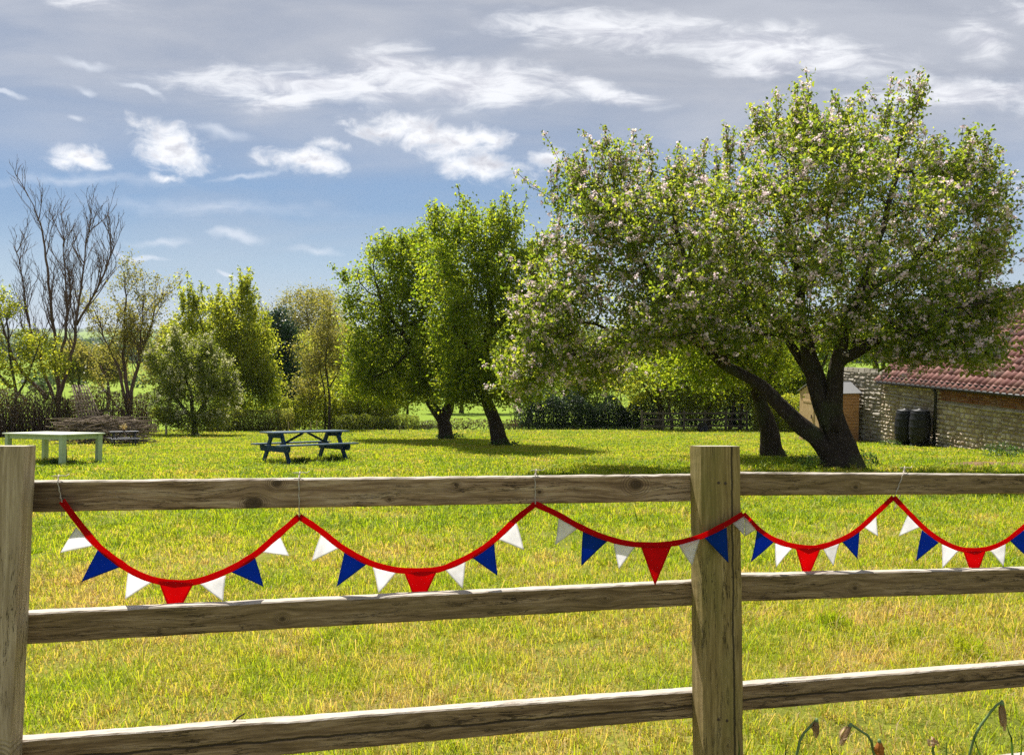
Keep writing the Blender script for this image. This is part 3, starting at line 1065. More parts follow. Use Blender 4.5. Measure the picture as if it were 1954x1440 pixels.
# ------------------------------------------------------------------ bunting
M['red_cloth'] = cloth_mat('red_cloth', (.78, .010, .014), .68)
M['blue_cloth'] = cloth_mat('blue_cloth', (.006, .066, .42), .62)
M['white_cloth'] = cloth_mat('white_cloth', (.93, .92, .95), .80)
M['cord'] = plain_mat('cord', (.42, .37, .31), .9, .4, 900)

RIB = [(118, 955), (149, 996), (182, 1036), (216, 1065), (257, 1092), (297, 1107), (335, 1112), (370, 1110), (405, 1100), (446, 1082), (486, 1058), (527, 1023), (571, 985),
       (610, 1011), (651, 1043), (698, 1070), (737, 1083), (775, 1088.5), (831, 1087), (872, 1073), (914, 1051), (947, 1026), (983, 992), (1021.5, 961),
       (1064, 981), (1111, 1007), (1163, 1028), (1216, 1038.5), (1280, 1037), (1335, 1024), (1379, 1003), (1418, 980),
       (1440, 1003), (1471, 1026), (1513, 1041), (1559, 1044), (1604, 1030), (1638, 1010), (1672, 979), (1705, 948),
       (1732, 976), (1763, 1007), (1797, 1032), (1837, 1048), (1882, 1047), (1916, 1034), (1939, 1017), (1956, 1003), (2000, 965), (2040, 930)]
PEAKS = [0, 12, 23, 31, 39, 49]
OXS = [118, 200, 333, 480, 571, 660, 800, 940, 1021, 1110, 1230, 1320, 1345, 1418, 1450, 1540, 1640, 1705, 1780, 1860, 1940, 2040]
OVS = [-.022, .02, .058, .045, .02, .045, .058, .03, -.014, -.03, -.05, -.088, -.100, -.100, -.03, .058, .045, .012, .045, .058, .03, 0]


def boff(px):
    return float(np.interp(px, OXS, OVS))


PENN = [('w', (145, 1005), (177, 1041), (115, 1054)), ('b', (187, 1048), (233, 1080), (155, 1110)), ('w', (245, 1087), (292, 1109), (239, 1143)),
        ('r', (302, 1108), (370, 1112), (331, 1186)), ('w', (382, 1114), (431, 1097), (426, 1147)), ('b', (441, 1091), (486, 1061), (503, 1119)), ('w', (498, 1053), (534, 1021), (552, 1060)),
        ('w', (612.5, 1019), (648, 1045), (594.5, 1071)), ('b', (657, 1052), (701, 1075), (642, 1119)), ('w', (711, 1081), (755, 1093), (722, 1132)),
        ('r', (771, 1092), (834, 1089), (801, 1162)), ('w', (847, 1084), (889, 1068), (883, 1123)), ('b', (899, 1062), (943, 1033), (950, 1098)), ('w', (951, 1029), (985.6, 996), (1000, 1049)),
        ('w', (1065.6, 988), (1102, 1008), (1059, 1039)), ('b', (1112, 1012), (1160, 1031), (1109, 1080)), ('w', (1170, 1034), (1212, 1042), (1181, 1086)),
        ('r', (1223, 1042), (1281.5, 1041), (1250, 1117.5)), ('w', (1295, 1040), (1335.5, 1028), (1321, 1079.6)), ('b', (1344, 1025), (1386.5, 1006), (1390, 1074)), ('w', (1398, 998), (1420, 984), (1419, 1021)),
        ('w', (1421, 985), (1442, 1010), (1421, 1023)), ('b', (1444, 1012), (1476, 1034), (1433, 1071)), ('w', (1479, 1036), (1510.6, 1046), (1481, 1082)),
        ('r', (1518, 1046), (1566, 1045), (1536, 1113)), ('w', (1570, 1046), (1601, 1036), (1590.5, 1080)), ('b', (1605.6, 1032), (1640, 1012), (1636, 1066)), ('w', (1646, 1004), (1672, 983), (1675.6, 1023)),
        ('w', (1733, 981), (1754, 1006), (1715, 1023)), ('b', (1759, 1011), (1791, 1035), (1748, 1070)), ('w', (1797, 1038), (1828, 1051), (1798, 1084)),
        ('r', (1838, 1052), (1880.6, 1051), (1858, 1111)), ('w', (1889, 1050), (1919, 1036), (1914.6, 1080.6)), ('b', (1926, 1030), (1960, 1007), (1955, 1058)), ('w', (1966, 1001), (1995, 972), (2005, 1020))]


def build_bunting():
    root = thing('bunting', 'string of red, white and blue triangle bunting looped along the timber fence', 'bunting', fp(118, 955, -.02))
    o = Vector(root.location)
    # ribbon: a folded tape, one continuous strip with creases where it is tied up
    mb = MB()
    for a, b in zip(PEAKS[:-1], PEAKS[1:]):
        pts, _ = smooth_path([Vector((p[0], p[1], 0)) for p in RIB[a:b + 1]], [1] * (b - a + 1), 6)
        n = len(pts)
        vs = []
        for i, p in enumerate(pts):
            t = (pts[min(i + 1, n - 1)] - pts[max(i - 1, 0)]); t.normalize()
            nrm = Vector((t.y, -t.x, 0))
            hw = np.interp(p.x, [118, 600, 1100, 1900], [6.8, 6.0, 5.6, 4.6])
            hw *= 1 + .18 * mnoise.noise(Vector((p.x * .05, 0, 2)))
            wob = .0025 * mnoise.noise(Vector((p.x * .02, 0, 0)))
            for s in (-1, 1):
                q = p + nrm * hw * s
                for th in (0, .0022):
                    vs.append(fp(q.x, q.y, boff(p.x) + wob + th) - o)
        fs = []
        for i in range(n - 1):
            k = i * 4; j = k + 4
            fs += [(k, j, j + 2, k + 2), (k + 1, k + 3, j + 3, j + 1), (k, k + 1, j + 1, j), (k + 2, j + 2, j + 3, k + 3)]
        fs += [(0, 2, 3, 1), ((n - 1) * 4, (n - 1) * 4 + 1, (n - 1) * 4 + 3, (n - 1) * 4 + 2)]
        mb.add(vs, fs)
    mb.build('ribbon', M['red_cloth'], root)
    mats = {'w': ('white_cloth', 'white pennant'), 'b': ('blue_cloth', 'blue pennant'), 'r': ('red_cloth', 'red pennant')}
    for k, (c, A, B, Tp) in enumerate(PENN):
        rs = random.Random(k)
        n = 14
        mxp = (A[0] + B[0]) / 2
        oA, oB = boff(A[0]) + .004, boff(B[0]) + .004
        oT = boff(mxp) + rs.uniform(-.004, .012)
        if c == 'r': oT = max(oT, .062) if boff(mxp) > 0 else oT - .006
        if 1300 < mxp < 1425: oT = -.102
        vs, idx, inner = [], {}, []
        amp = rs.uniform(.002, .005) * (1 if rs.random() < .5 else -1)
        curve = rs.uniform(-.05, .05)
        for i in range(n + 1):
            for j in range(n + 1 - i):
                b_, t_ = j / n, i / n
                a_ = 1 - b_ - t_
                px = A[0] * a_ + B[0] * b_ + Tp[0] * t_
                py = A[1] * a_ + B[1] * b_ + Tp[1] * t_
                ed = curve * 4 * t_ * (1 - t_)
                px += ed * 20
                off = oA * a_ + oB * b_ + oT * t_ + amp * math.sin(3.0 * (b_ + .5 * t_)) * (t_ * 1.3 + .1) + .0012 * mnoise.noise(Vector((px * .06, py * .06, k)))
                if 1300 < mxp < 1425: off = min(off, -.094)
                idx[(i, j)] = len(vs)
                inner.append(min(a_, b_, 1.0))
                vs.append(fp(px, py, off) - o)
        fs = []
        for i in range(n):
            for j in range(n - i):
                fs.append((idx[(i, j)], idx[(i, j + 1)], idx[(i + 1, j)]))
                if j < n - i - 1:
                    fs.append((idx[(i, j + 1)], idx[(i + 1, j + 1)], idx[(i + 1, j)]))
        pb = MB(); pb.add(vs, fs, .5, True)
        ob = pb.build('pennant', M[mats[c][0]], root)
        ia = ob.data.attributes.new('inner', 'FLOAT', 'POINT')
        ia.data.foreach_set('value', np.array(inner, np.float32))
        ob['label'] = mats[c][1]
        md = ob.modifiers.new('solid', 'SOLIDIFY'); md.thickness = .0009
    # the cords that tie the ribbon up to the top rail
    for (tx, ty, bx, by) in [(110, 919, 118, 957), (570, 913, 571, 984), (1021, 908, 1021.5, 961), (1724, 903, 1707, 947)]:
        sb = MB()
        inrail = by < 979 and tx < 1500
        pts = []
        for i in range(10):
            s = i / 9
            pts.append(fp(bx + (tx - bx) * s + .8 * math.sin(i * 2.2), by + (ty - by) * s, (-.004 if s > .05 else boff(bx) - .002) if tx != 1724 else -.004))
        pts += [fp(tx, ty - 3, .002), fp(tx + 2, ty - 11, .02), fp(tx + 2, ty - 11, .044), fp(tx + 1, ty + 20, .047), fp(bx, by - 8 if by > 960 else by + 24, .044), fp(bx, by + 1 if by > 960 else by + 22, .01)]
        pts, rr = smooth_path([p - o for p in pts], [.0019] * len(pts), .006)
        # two twisted strands
        for ph in (0, math.pi):
            tw = []
            for i, p in enumerate(pts):
                a = i * .9 + ph
                tw.append(p + Vector((math.cos(a) * .0009, math.sin(a) * .0006, math.sin(a) * .0003)))
            sb.tube(tw, .00095, 5)
        knot = fp(tx + 2, ty - 10, .012) - o
        sb.tube([knot, knot + Vector((.008, 0, .003)), knot + Vector((.020, -.004, .002)), knot + Vector((.026, .004, .006))], .0012, 5)
        sb.tube([knot, knot + Vector((-.008, 0, .003)), knot + Vector((-.016, -.004, .001))], .0012, 5)
        sb.build('cord', M['cord'], root)


build_bunting()


def build_twig():
    a = fp(444, 1378, .02); b = fp(468, 1360, .03); c = fp(430, 1384, .018)
    root = thing('twig', 'short dark twig caught on top of the bottom fence rail', 'twig', a)
    mb = MB()
    mb.tube([c - a, Vector((0, 0, 0)), (b - a) * .5 + Vector((0, 0, .003)), b - a], [.0018, .0028, .0024, .0016], 6)
    mb.build('stem', M['bark2'], root)


build_twig()

# ------------------------------------------------------------------ garden tables
TILT = Matrix.Rotation(-math.atan(SLOPE), 3, 'X')


def on_lawn(yaw):
    return (TILT @ Matrix.Rotation(math.radians(yaw), 3, 'Z')).to_euler()


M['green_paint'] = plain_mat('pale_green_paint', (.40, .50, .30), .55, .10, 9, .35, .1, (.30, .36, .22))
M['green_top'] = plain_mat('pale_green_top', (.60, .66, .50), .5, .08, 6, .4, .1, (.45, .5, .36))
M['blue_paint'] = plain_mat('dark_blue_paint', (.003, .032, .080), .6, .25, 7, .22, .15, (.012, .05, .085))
M['blue_skylit'] = plain_mat('blue_paint_skylit', (.060, .105, .165), .35, .2, 7, .6, .15, (.14, .19, .24))  # paler copy of the blue for top and seats, sky reflection in its colour
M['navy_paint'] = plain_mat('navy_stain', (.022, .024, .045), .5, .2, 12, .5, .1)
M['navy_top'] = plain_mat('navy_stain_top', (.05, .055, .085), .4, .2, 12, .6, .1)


def picnic(name, label, loc, yaw, L, W, H, sep, spread, seat_out, seat_h, k, m_side, m_top, group):
    root = thing(name, label, 'picnic table', loc, group, on_lawn(yaw))
    def mk(nm, fn, mat, bv=.004):
        mb = MB(); fn(mb); return mb.build(nm, mat, root, bv)
    pw = W / 5
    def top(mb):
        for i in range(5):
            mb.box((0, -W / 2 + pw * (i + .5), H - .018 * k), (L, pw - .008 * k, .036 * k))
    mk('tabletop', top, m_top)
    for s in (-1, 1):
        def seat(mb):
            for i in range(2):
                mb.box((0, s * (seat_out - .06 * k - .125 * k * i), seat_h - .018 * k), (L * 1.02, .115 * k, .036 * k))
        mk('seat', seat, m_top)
    for e in (-1, 1):
        x = e * sep / 2
        for s in (-1, 1):
            def leg(mb):
                mb.bar((x, s * spread / 2, 0.0), (x, s * W * .30, H - .036 * k), .125 * k, .045 * k, (1, 0, 0))
            mk('leg', leg, m_side)
        xi = x + e * .042 * k
        def sup(mb):
            zc = seat_h - .036 * k - .06 * k
            w = seat_out
            vs = []
            for yy in (-.02 * k, .02 * k):
                for (a, b) in ((-w + .02, .055), (w - .02, .055), (w - .02, -.02), (w - .07, -.085), (-w + .07, -.085), (-w + .02, .0)):
                    vs.append((xi + yy, a, zc + b * k))
            mb.add(vs, [(0, 1, 2, 3, 4, 5), (11, 10, 9, 8, 7, 6)] + [(i, i + 6, (i + 1) % 6 + 6, (i + 1) % 6) for i in range(6)])
        mk('seat_support', sup, m_side)
        def tsup(mb):
            zc = H - .036 * k - .045 * k
            w = W / 2
            vs = []
            for yy in (-.02 * k, .02 * k):
                for (a, b) in ((-w + .02, .045), (w - .02, .045), (w - .02, -.01), (w - .07, -.065), (-w + .07, -.065), (-w + .02, .0)):
                    vs.append((xi + yy, a, zc + b * k))
            mb.add(vs, [(0, 1, 2, 3, 4, 5), (11, 10, 9, 8, 7, 6)] + [(i, i + 6, (i + 1) % 6 + 6, (i + 1) % 6) for i in range(6)])
        mk('top_support', tsup, m_side)
        def brace(mb):
            mb.bar((x - e * .03, 0, seat_h - .08 * k), (e * .07 * k, 0, H - .05 * k), .040 * k, .085 * k, (0, 1, 0))
        mk('brace', brace, m_side)
    return root


def build_tables():
    c = (gpos(527, 880.5) + gpos(637, 879.5)) / 2
    picnic('picnic_table', 'large dark blue A-frame picnic table standing alone on the open lawn', c, 44, 2.02, .74, .74, 1.50, 1.30, .76, .45, 1.0, M['blue_paint'], M['blue_skylit'], 'picnic tables')
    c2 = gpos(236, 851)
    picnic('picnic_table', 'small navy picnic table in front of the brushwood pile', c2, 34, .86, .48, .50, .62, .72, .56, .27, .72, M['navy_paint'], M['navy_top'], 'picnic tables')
    # potted flower on the little table
    top = c2 + Vector((.02, .05 * .5, .50))
    pot = thing('flower_pot', 'little pot of orange yellow flowers on the small navy picnic table', 'plant pot', top)
    mb = MB(); mb.lathe([(0.001, 0), (.035, 0), (.045, .07), (.05, .07), (.05, .085), (.04, .085), (.04, .06), (.001, .06)], 14)
    mb.build('pot', plain_mat('terracotta_pot', (.35, .2, .10), .8), pot)
    rng = np.random.default_rng(3)
    P = np.array([[rng.normal(0, .06), rng.normal(0, .04), .15 + rng.normal(0, .05)] for _ in range(60)])
    V, Fq = leaf_quads(P, .05, rng)
    np_mesh('blossom', V, Fq, leaf_mat('orange_petal', [(.5, .36, .10), (.62, .5, .2)], .4), pot, rnd=rng.random(60))
    # pale green table
    N = gpos(117, 889)
    lx = Vector((-.90, .43)).normalized(); wx = Vector((.43, .90)).normalized()
    L, W, H = 2.1, 1.0, .715
    cc = Vector((N.x, N.y)) + lx * L / 2 + wx * W / 2
    loc = Vector((cc.x, cc.y, T(cc.x, cc.y)))
    yaw = math.degrees(math.atan2(-lx.y, -lx.x))
    root = thing('garden_table', 'pale green painted rectangular table on the lawn behind the grey fence post', 'table', loc, None, on_lawn(yaw))
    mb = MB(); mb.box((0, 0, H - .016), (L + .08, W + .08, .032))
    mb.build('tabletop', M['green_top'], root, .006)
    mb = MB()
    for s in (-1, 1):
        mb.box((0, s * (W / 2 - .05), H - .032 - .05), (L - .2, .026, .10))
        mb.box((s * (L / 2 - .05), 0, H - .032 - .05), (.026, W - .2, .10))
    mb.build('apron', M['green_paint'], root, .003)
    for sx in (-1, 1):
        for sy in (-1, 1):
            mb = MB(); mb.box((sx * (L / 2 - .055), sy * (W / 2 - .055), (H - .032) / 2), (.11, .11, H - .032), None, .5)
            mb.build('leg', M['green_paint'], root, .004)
    # folded dark parasol base standing under it
    q = gpos(107, 886) + Vector((.02, .35, 0)); q.z = T(q.x, q.y)
    pr = thing('parasol_stand', 'black parasol stand under the pale green table', 'parasol stand', q)
    bm_ = plain_mat('black_iron', (.012, .012, .013), .5)
    mb = MB(); mb.lathe([(.001, 0), (.2, 0), (.2, .03), (.08, .06), (.03, .075), (.001, .075)], 18); mb.build('base', bm_, pr)
    mb = MB(); mb.tube([(0, 0, .05), (0, 0, .42)], .03, 10); mb.build('tube', bm_, pr)


build_tables()


# ------------------------------------------------------------------ barn, wall, shed, water butts
def stone_mat(name, cols):
    m, g, out = new_mat(name)
    at_ = g.n('ShaderNodeAttribute', attribute_name='rnd').outputs['Fac']
    pos = g.n('ShaderNodeNewGeometry').outputs['Position']
    n1 = g.noise(pos, 14, 6, 0.65); n2 = g.noise(pos, 1.1, 4, 0.6)
    f = g.m('ADD', g.m('MULTIPLY', at_, .7), g.m('MULTIPLY', n1, .3))
    c = g.ramp(f, [(i / (len(cols) - 1), q) for i, q in enumerate(cols)])
    c = g.mix(g.m('MULTIPLY', g.sstep(n2, .5, .7), .4), c, (.20, .19, .16, 1))
    finish(g, out, c, .95, n1, .6, .02, .15)
    return m


M['rubble'] = stone_mat('rubble_stone', [(.20, .15, .105), (.36, .285, .205), (.47, .40, .30), (.56, .50, .40), (.35, .23, .155)])
M['brick'] = stone_mat('old_brick', [(.16, .06, .035), (.24, .10, .055), (.30, .15, .08)])
M['mortar'] = plain_mat('lime_mortar', (.26, .215, .16), .95, .2, 20, .1, .6)
M['black_plastic'] = plain_mat('black_plastic', (.009, .010, .012), .5, .15, 5, .3, .05)
M['dark_gutter'] = plain_mat('dark_gutter', (.010, .010, .010), .5)


def stones(mb, O, D, Nn, L, zb, zt, rng, hmin, hmax, lmin, lmax, prot, inset=.55):
    """courses of stones on the face starting at O along D, facing Nn; zb(s), zt(s) bottom and top heights"""
    if hmax > .09 and L > 1.6:          # rubble: courses break every metre or so
        s0 = 0.0
        while s0 < L - .3:
            l = min(rng.uniform(.6, 1.3), L - s0)
            f = lambda fn, a=s0: (lambda q: fn(a + q))
            stones(mb, Vector(O) + Vector(D) * s0, D, Nn, l, f(zb), f(zt), rng, hmin, hmax, lmin, lmax, prot, inset)
            s0 += l
        return
    z = min(zb(0), zb(L)) - .1 - rng.uniform(0, hmin)
    ztop = max(zt(0), zt(L))
    while z < ztop:
        h = rng.uniform(hmin, hmax)
        s = rng.uniform(-lmax, 0)
        while s < L:
            l = rng.uniform(lmin, lmax)
            hj = h * rng.uniform(.86, 1.0) if hmax > .09 else h * .88
            s0, s1 = max(s, 0), min(s + l - (.03 if hmax > .09 else .014), L)
            z0 = max(z + rng.uniform(0, .014 if hmax > .09 else .002), zb(s) - .1); z1 = min(z + hj, zt(s))
            if s1 - s0 > .05 and z1 - z0 > .03 and z1 > zb(s) - .05:
                p = prot * rng.uniform(.5, 1.15)
                e = min(.05, (z1 - z0) * .38, (s1 - s0) * .34) * (inset if hmax < .09 else 1.0)
                jt = lambda a: rng.uniform(-a, a)
                a = e * .8
                q = []
                for (ss, zz, dd) in ((s0, z0, 0), (s1, z0, 0), (s1, z1, 0), (s0, z1, 0),
                                     (s0 + e + jt(a), z0 + e + jt(a), p + jt(.02)), (s1 - e + jt(a), z0 + e + jt(a), p + jt(.02)), (s1 - e + jt(a), z1 - e + jt(a), p + jt(.012)), (s0 + e + jt(a), z1 - e + jt(a), p + jt(.012))):
                    q.append(Vector(O) + Vector(D) * ss + Vector(Nn) * dd + Vector((0, 0, zz)))
                mb.add(q, [(4, 5, 6, 7), (0, 1, 5, 4), (1, 2, 6, 5), (2, 3, 7, 6), (3, 0, 4, 7)], rng.random())
            s += l
        z += h + (.012 if hmax > .09 else .0)


WA = Vector((13.28, 27.2, 0)); WD = Vector((1.14, -5.8, 0)).normalized(); WN = Vector((WD.y, -WD.x, 0)).normalized()
if WN.x > 0: WN = -WN
ZE = EYE - 1.652
LB = 10.5


def build_barn():
    rng = random.Random(8)
    root = thing('stone_barn', 'old rubble stone barn with a red pantile roof behind the apple tree', 'barn', (WA.x, WA.y, T(WA.x, WA.y)))
    o = Vector(root.location)
    gz = lambda s: T(0, WA.y + WD.y * s)
    run, rise = 3.3, 2.9
    # body: front slab, gables
    mb = MB()
    R = Matrix((WD, WN, Vector((0, 0, 1)))).transposed()
    zc0, zc1 = gz(0) - .5, ZE
    mb.box(WA + WD * (LB / 2) - WN * .22 + Vector((0, 0, (zc0 + zc1) / 2)) - o, (LB, .40, zc1 - zc0), R)
    mb.box(WA + WD * (LB / 2) - WN * (2 * run - .2) + Vector((0, 0, (zc0 + zc1) / 2)) - o, (LB, .40, zc1 - zc0), R)
    for s in (.2, LB - .2):
        vs = []
        for d in (-.2, .2):
            for (q, z) in ((-.42, zc0), (-2 * run + .4, zc0), (-2 * run + .4, ZE), (-run, ZE + rise - .12), (-.42, ZE)):
                vs.append(WA + WD * (s + d) + WN * q + Vector((0, 0, z)) - o)
        mb.add(vs, [(0, 1, 2, 3, 4), (9, 8, 7, 6, 5)] + [(i, i + 5, (i + 1) % 5 + 5, (i + 1) % 5) for i in range(5)])
    wall = mb.build('wall', M['mortar'], root)
    mb = MB()
    OO = WA - o + WN * -.022
    brick_from = 2.72
    zb = lambda s: gz(s)
    stones(mb, OO, WD, WN, LB, zb, lambda s: ZE - .02 if s < brick_from else ZE - .60, rng, .08, .17, .10, .24, .065)
    mb.build('stonework', M['rubble'], wall, rnd=True)
    mb = MB()
    stones(mb, OO + WD * brick_from, WD, WN, LB - brick_from, lambda s: ZE - .50, lambda s: ZE - .02, rng, .075, .075, .22, .225, .032, .35)
    mb.build('brick_band', M['brick'], wall, rnd=True)
    # pantile roof: S-shaped tiles in courses
    slope_len = math.hypot(run + .22, rise * (run + .22) / run)
    up = (Vector((0, 0, rise)) - WN * run).normalized()
    nrm = WD.cross(up)
    if nrm.z < 0: nrm = -nrm
    m, g, out = new_mat('pantile_clay')
    pos = g.n('ShaderNodeNewGeometry').outputs['Position']
    at_ = g.n('ShaderNodeAttribute', attribute_name='rnd').outputs['Fac']
    n1 = g.noise(pos, 9, 5, .65); n2 = g.noise(pos, 1.2, 4, .6)
    col = g.ramp(g.m('ADD', g.m('MULTIPLY', at_, .8), g.m('MULTIPLY', n1, .3)), [(.15, (.15, .075, .066)), (.5, (.27, .115, .10)), (.85, (.36, .185, .155))])
    col = g.mix(g.m('MULTIPLY', g.sstep(n2, .52, .7), .5), col, (.30, .22, .13, 1))
    finish(g, out, col, .75, n1, .3, .01, .35)
    tw, cl = .23, .31
    ncol = int((LB + .3) / tw); nrow = int(slope_len / cl) + 1
    for side in (0, 1):
        mb = MB()
        for r in range(nrow):
            for c in range(ncol):
                jz = rng.uniform(-.006, .006)
                rnd = rng.random()
                vs = []
                q = []
                for j in (0, 1):
                    t = (r + j * 1.08) * cl
                    lift = .016 * (1 - j) + jz
                    for i in range(7):
                        s = (c + i / 6 * 1.02) * tw - .15
                        hgt = .046 * math.sin(2 * math.pi * i / 6 + .6) + .016 * math.cos(4 * math.pi * i / 6)
                        e = WN * .20 + Vector((0, 0, ZE - .17))
                        p = WA + WD * s + e + up * min(t, slope_len) + nrm * (hgt + lift + .03)
                        q.append(p)
                # lower edge thickness
                for i in range(7):
                    q.append(q[i] - nrm * .022)
                if side:
                    cpt = WA - WN * run
                    q = [p - WN * (2 * (p - cpt).dot(WN)) for p in q]
                vs = [p - o for p in q]
                fs = [(i, i + 1, i + 8, i + 7) for i in range(6)] + [(i + 14, i + 15, i + 1, i) for i in range(6)]
                mb.add(vs, fs, rnd, True)
        mb.build('roof', m, root, rnd=True)
    # ridge
    mb = MB()
    for i in range(int(LB / .42)):
        a = WA + WD * (i * .42 - .1) - WN * run + Vector((0, 0, ZE + rise + .10))
        mb.tube([a - o, a + WD * .43 - o], [.13, .125], 10)
    mb.build('ridge_tiles', plain_mat('ridge_clay', (.34, .17, .10), .8), root)
    # gutter, downpipe, pipe along the wall
    mb = MB()
    a = WA + WN * .20 + Vector((0, 0, ZE - .16)); b = a + WD * LB
    mb.tube([a - o, b - o], .055, 10)
    mb.bar(WA + WN * .07 + Vector((0, 0, ZE - .03)) - o, WA + WN * .07 + WD * LB + Vector((0, 0, ZE - .03)) - o, .04, .14)
    mb.build('gutter', M['dark_gutter'], root)
    s = .463 * math.hypot(1.14, 5.8)
    p = WA + WD * s + WN * .11
    mb = MB(); mb.tube([p + WN * .09 + Vector((0, 0, ZE - .16)) - o, p + Vector((0, 0, ZE - .36)) - o, p + Vector((0, 0, gz(s))) - o], .045, 10)
    for zz in (-.6, -1.3, -1.9): mb.lathe([(.055, -.02), (.055, .02)], 10, p + Vector((0, 0, ZE + zz)) - o)
    mb.build('downpipe', M['dark_gutter'], root)
    mb = MB()
    pts = []
    for i in range(30):
        ss = 3.1 + i * .25
        pts.append(WA + WD * ss + WN * .075 + Vector((0, 0, ZE - .62 - .03 * math.sin(i * .35) - .012 * i * .3)) - o)
    mb.tube(pts, .017, 8)
    pts = [WA + WD * (.1 + i * .22) + WN * .075 + Vector((0, 0, ZE - .55 - .010 * i)) - o for i in range(12)]
    mb.tube(pts, .015, 8)
    mb.build('water_pipe', plain_mat('grey_pipe', (.34, .31, .28), .6), root)
    # garden wall carrying on from the barn
    gw = thing('garden_wall', 'grey rubble garden wall running back from the barn behind the shed', 'wall', (WA.x, WA.y, T(WA.x, WA.y)))
    o2 = Vector(gw.location)
    mb = MB()
    LG = 2.6; zt = -.13
    z0 = T(0, WA.y + LG) - .4
    mb.box(WA - WD * (LG / 2 + .02) - WN * .26 + Vector((0, 0, (z0 + zt) / 2)) - o2, (LG, .46, zt - z0), R)
    core = mb.build('core', M['mortar'], gw)
    mb = MB()
    D2 = -WD
    stones(mb, WA - o2 - WN * .032 + D2 * .03, D2, WN, LG, lambda s: T(0, WA.y - WD.y * s), lambda s: zt + .02, rng, .09, .18, .15, .45, .06)
    for i in range(7):
        mb.box(WA + D2 * (.2 + i * .33) - WN * .25 + Vector((0, 0, zt + .05)) - o2, (.30, .50, rng.uniform(.08, .16)), R @ Matrix.Rotation(rng.uniform(-.08, .08), 3, 'Y'), rng.random(), .9)
    mb.build('stonework', stone_mat('grey_rubble', [(.16, .13, .10), (.26, .23, .18), (.36, .33, .28), (.30, .25, .18)]), gw, rnd=True)
    return root


build_barn()


def build_butts():
    for (t, off, lab) in ((.415, .42, 'nearer black water butt beside the barn downpipe'), (.295, .40, 'farther black water butt half hidden behind the other barrel by the barn')):
        s = t * math.hypot(1.14, 5.8)
        p = WA + WD * s + WN * off
        p.z = T(p.x, p.y)
        r = thing('water_butt', lab, 'water butt', p, 'black water butts by the barn')
        mb = MB()
        for i in range(2):
            mb.box((0, 0, .02 + .10 * i), (.46 - .05 * i, .46 - .05 * i, .10))
        mb.build('stand', M['black_plastic'], r, .01)
        prof = [(.001, 0), (.255, 0), (.27, .02)]
        for i in range(25):
            z = .05 + i * .036
            rr = .285 + .035 * math.sin(math.pi * (i / 24)) + (.010 if i in (5, 6, 12, 13, 19, 20) else 0)
            prof.append((rr, z))
        prof += [(.29, .97), (.24, 1.03)]
        mb = MB(); mb.lathe([(a, z + .16) for a, z in prof], 28)
        mb.build('barrel', M['black_plastic'], r)
        mb = MB(); mb.lathe([(.26, 1.16), (.275, 1.19), (.25, 1.215), (.08, 1.235), (.07, 1.26), (.001, 1.265)], 24)
        mb.build('lid', M['black_plastic'], r)
        mb = MB(); mb.tube([(-.30, -.08, .30), (-.37, -.10, .30), (-.38, -.105, .26)], .018, 8)
        mb.build('tap', M['black_plastic'], r)


build_butts()


def build_shed():
    cr = Vector((12.88, 28.1, 0))
    d1 = Vector((-.981, -.193, 0)).normalized()      # along the front, to the left
    d2 = Vector((-.193, .981, 0)).normalized()       # to the back
    Wd, Dp, Hh = 1.6, 1.3, 1.86
    c = cr + d1 * Wd / 2 + d2 * Dp / 2
    zb = T(cr.x, cr.y) - .02
    root = thing('garden_shed', 'small new wooden shed with a grey felt roof between apple trunk and stone wall', 'shed', (c.x, c.y, zb))
    o = Vector((c.x, c.y, zb))
    R = Matrix((-d1, d2, Vector((0, 0, 1)))).transposed()
    root.rotation_euler = R.to_euler()
    mo = wood_mat('shed_boards', (.50, .25, .10), (.36, .17, .065), (.60, .34, .16), sunlit_pale=0)
    mo2 = wood_mat('shed_door_boards', (.52, .36, .19), (.40, .26, .12), (.62, .46, .27), rot=True, sunlit_pale=0)
    # local: x right (front), y back
    zf, zr = Hh, Hh + .34
    mb = MB()
    nb = 16
    for i in range(nb):
        z = (i + .5) * Hh / nb
        for (y, n) in ((-Dp / 2, -1), (Dp / 2, 1)):
            vs = []
            mb.box((0, y + n * .005, z), (Wd, .022, Hh / nb - .008), Matrix.Rotation(.10 * n, 3, 'X'))
    mb.box((0, 0, Hh / 2), (Wd - .03, Dp - .03, Hh))
    mb.build('wall', mo, root)
    mb = MB()
    npn = 10
    for s in (-1, 1):
        mb = MB()
        for i in range(npn):
            y = -Dp / 2 + (i + .5) * Dp / npn
            ht = zf + (zr - zf) * (1 - abs(y) / (Dp / 2)) - .03
            mb.box((s * (Wd / 2 + .004), y, ht / 2), (.022, Dp / npn - .003, ht))
        mb.build('side_boards', mo2, root)
    mb = MB()
    mb.box((-Wd / 2 - .026, .05, .92), (.022, .72, 1.70)); mb.box((-Wd / 2 - .04, .05, .4), (.016, .70, .09)); mb.box((-Wd / 2 - .04, .05, 1.5), (.016, .70, .09))
    dr = mb.build('door', mo2, root, .004)
    mb = MB(); mb.box((-Wd / 2 - .055, -.2, .95), (.02, .03, .14)); mb.build('latch', M['dark_gutter'], dr)
    mr = plain_mat('grey_felt', (.20, .20, .20), .7, .15, 30, .4, .4)
    mb = MB()
    for s in (-1, 1):
        a = math.atan2(zr - zf, Dp / 2)
        ln = math.hypot(zr - zf, Dp / 2) + .13
        cy = s * (Dp / 2 + .06) / 2; cz = zr + .02 - (zr - zf) * (Dp / 2 + .06) / Dp
        mb.box((0, cy, cz), (Wd + .14, ln, .028), Matrix.Rotation(-s * a, 3, 'X'))
    mb.build('roof', mr, root)


build_shed()

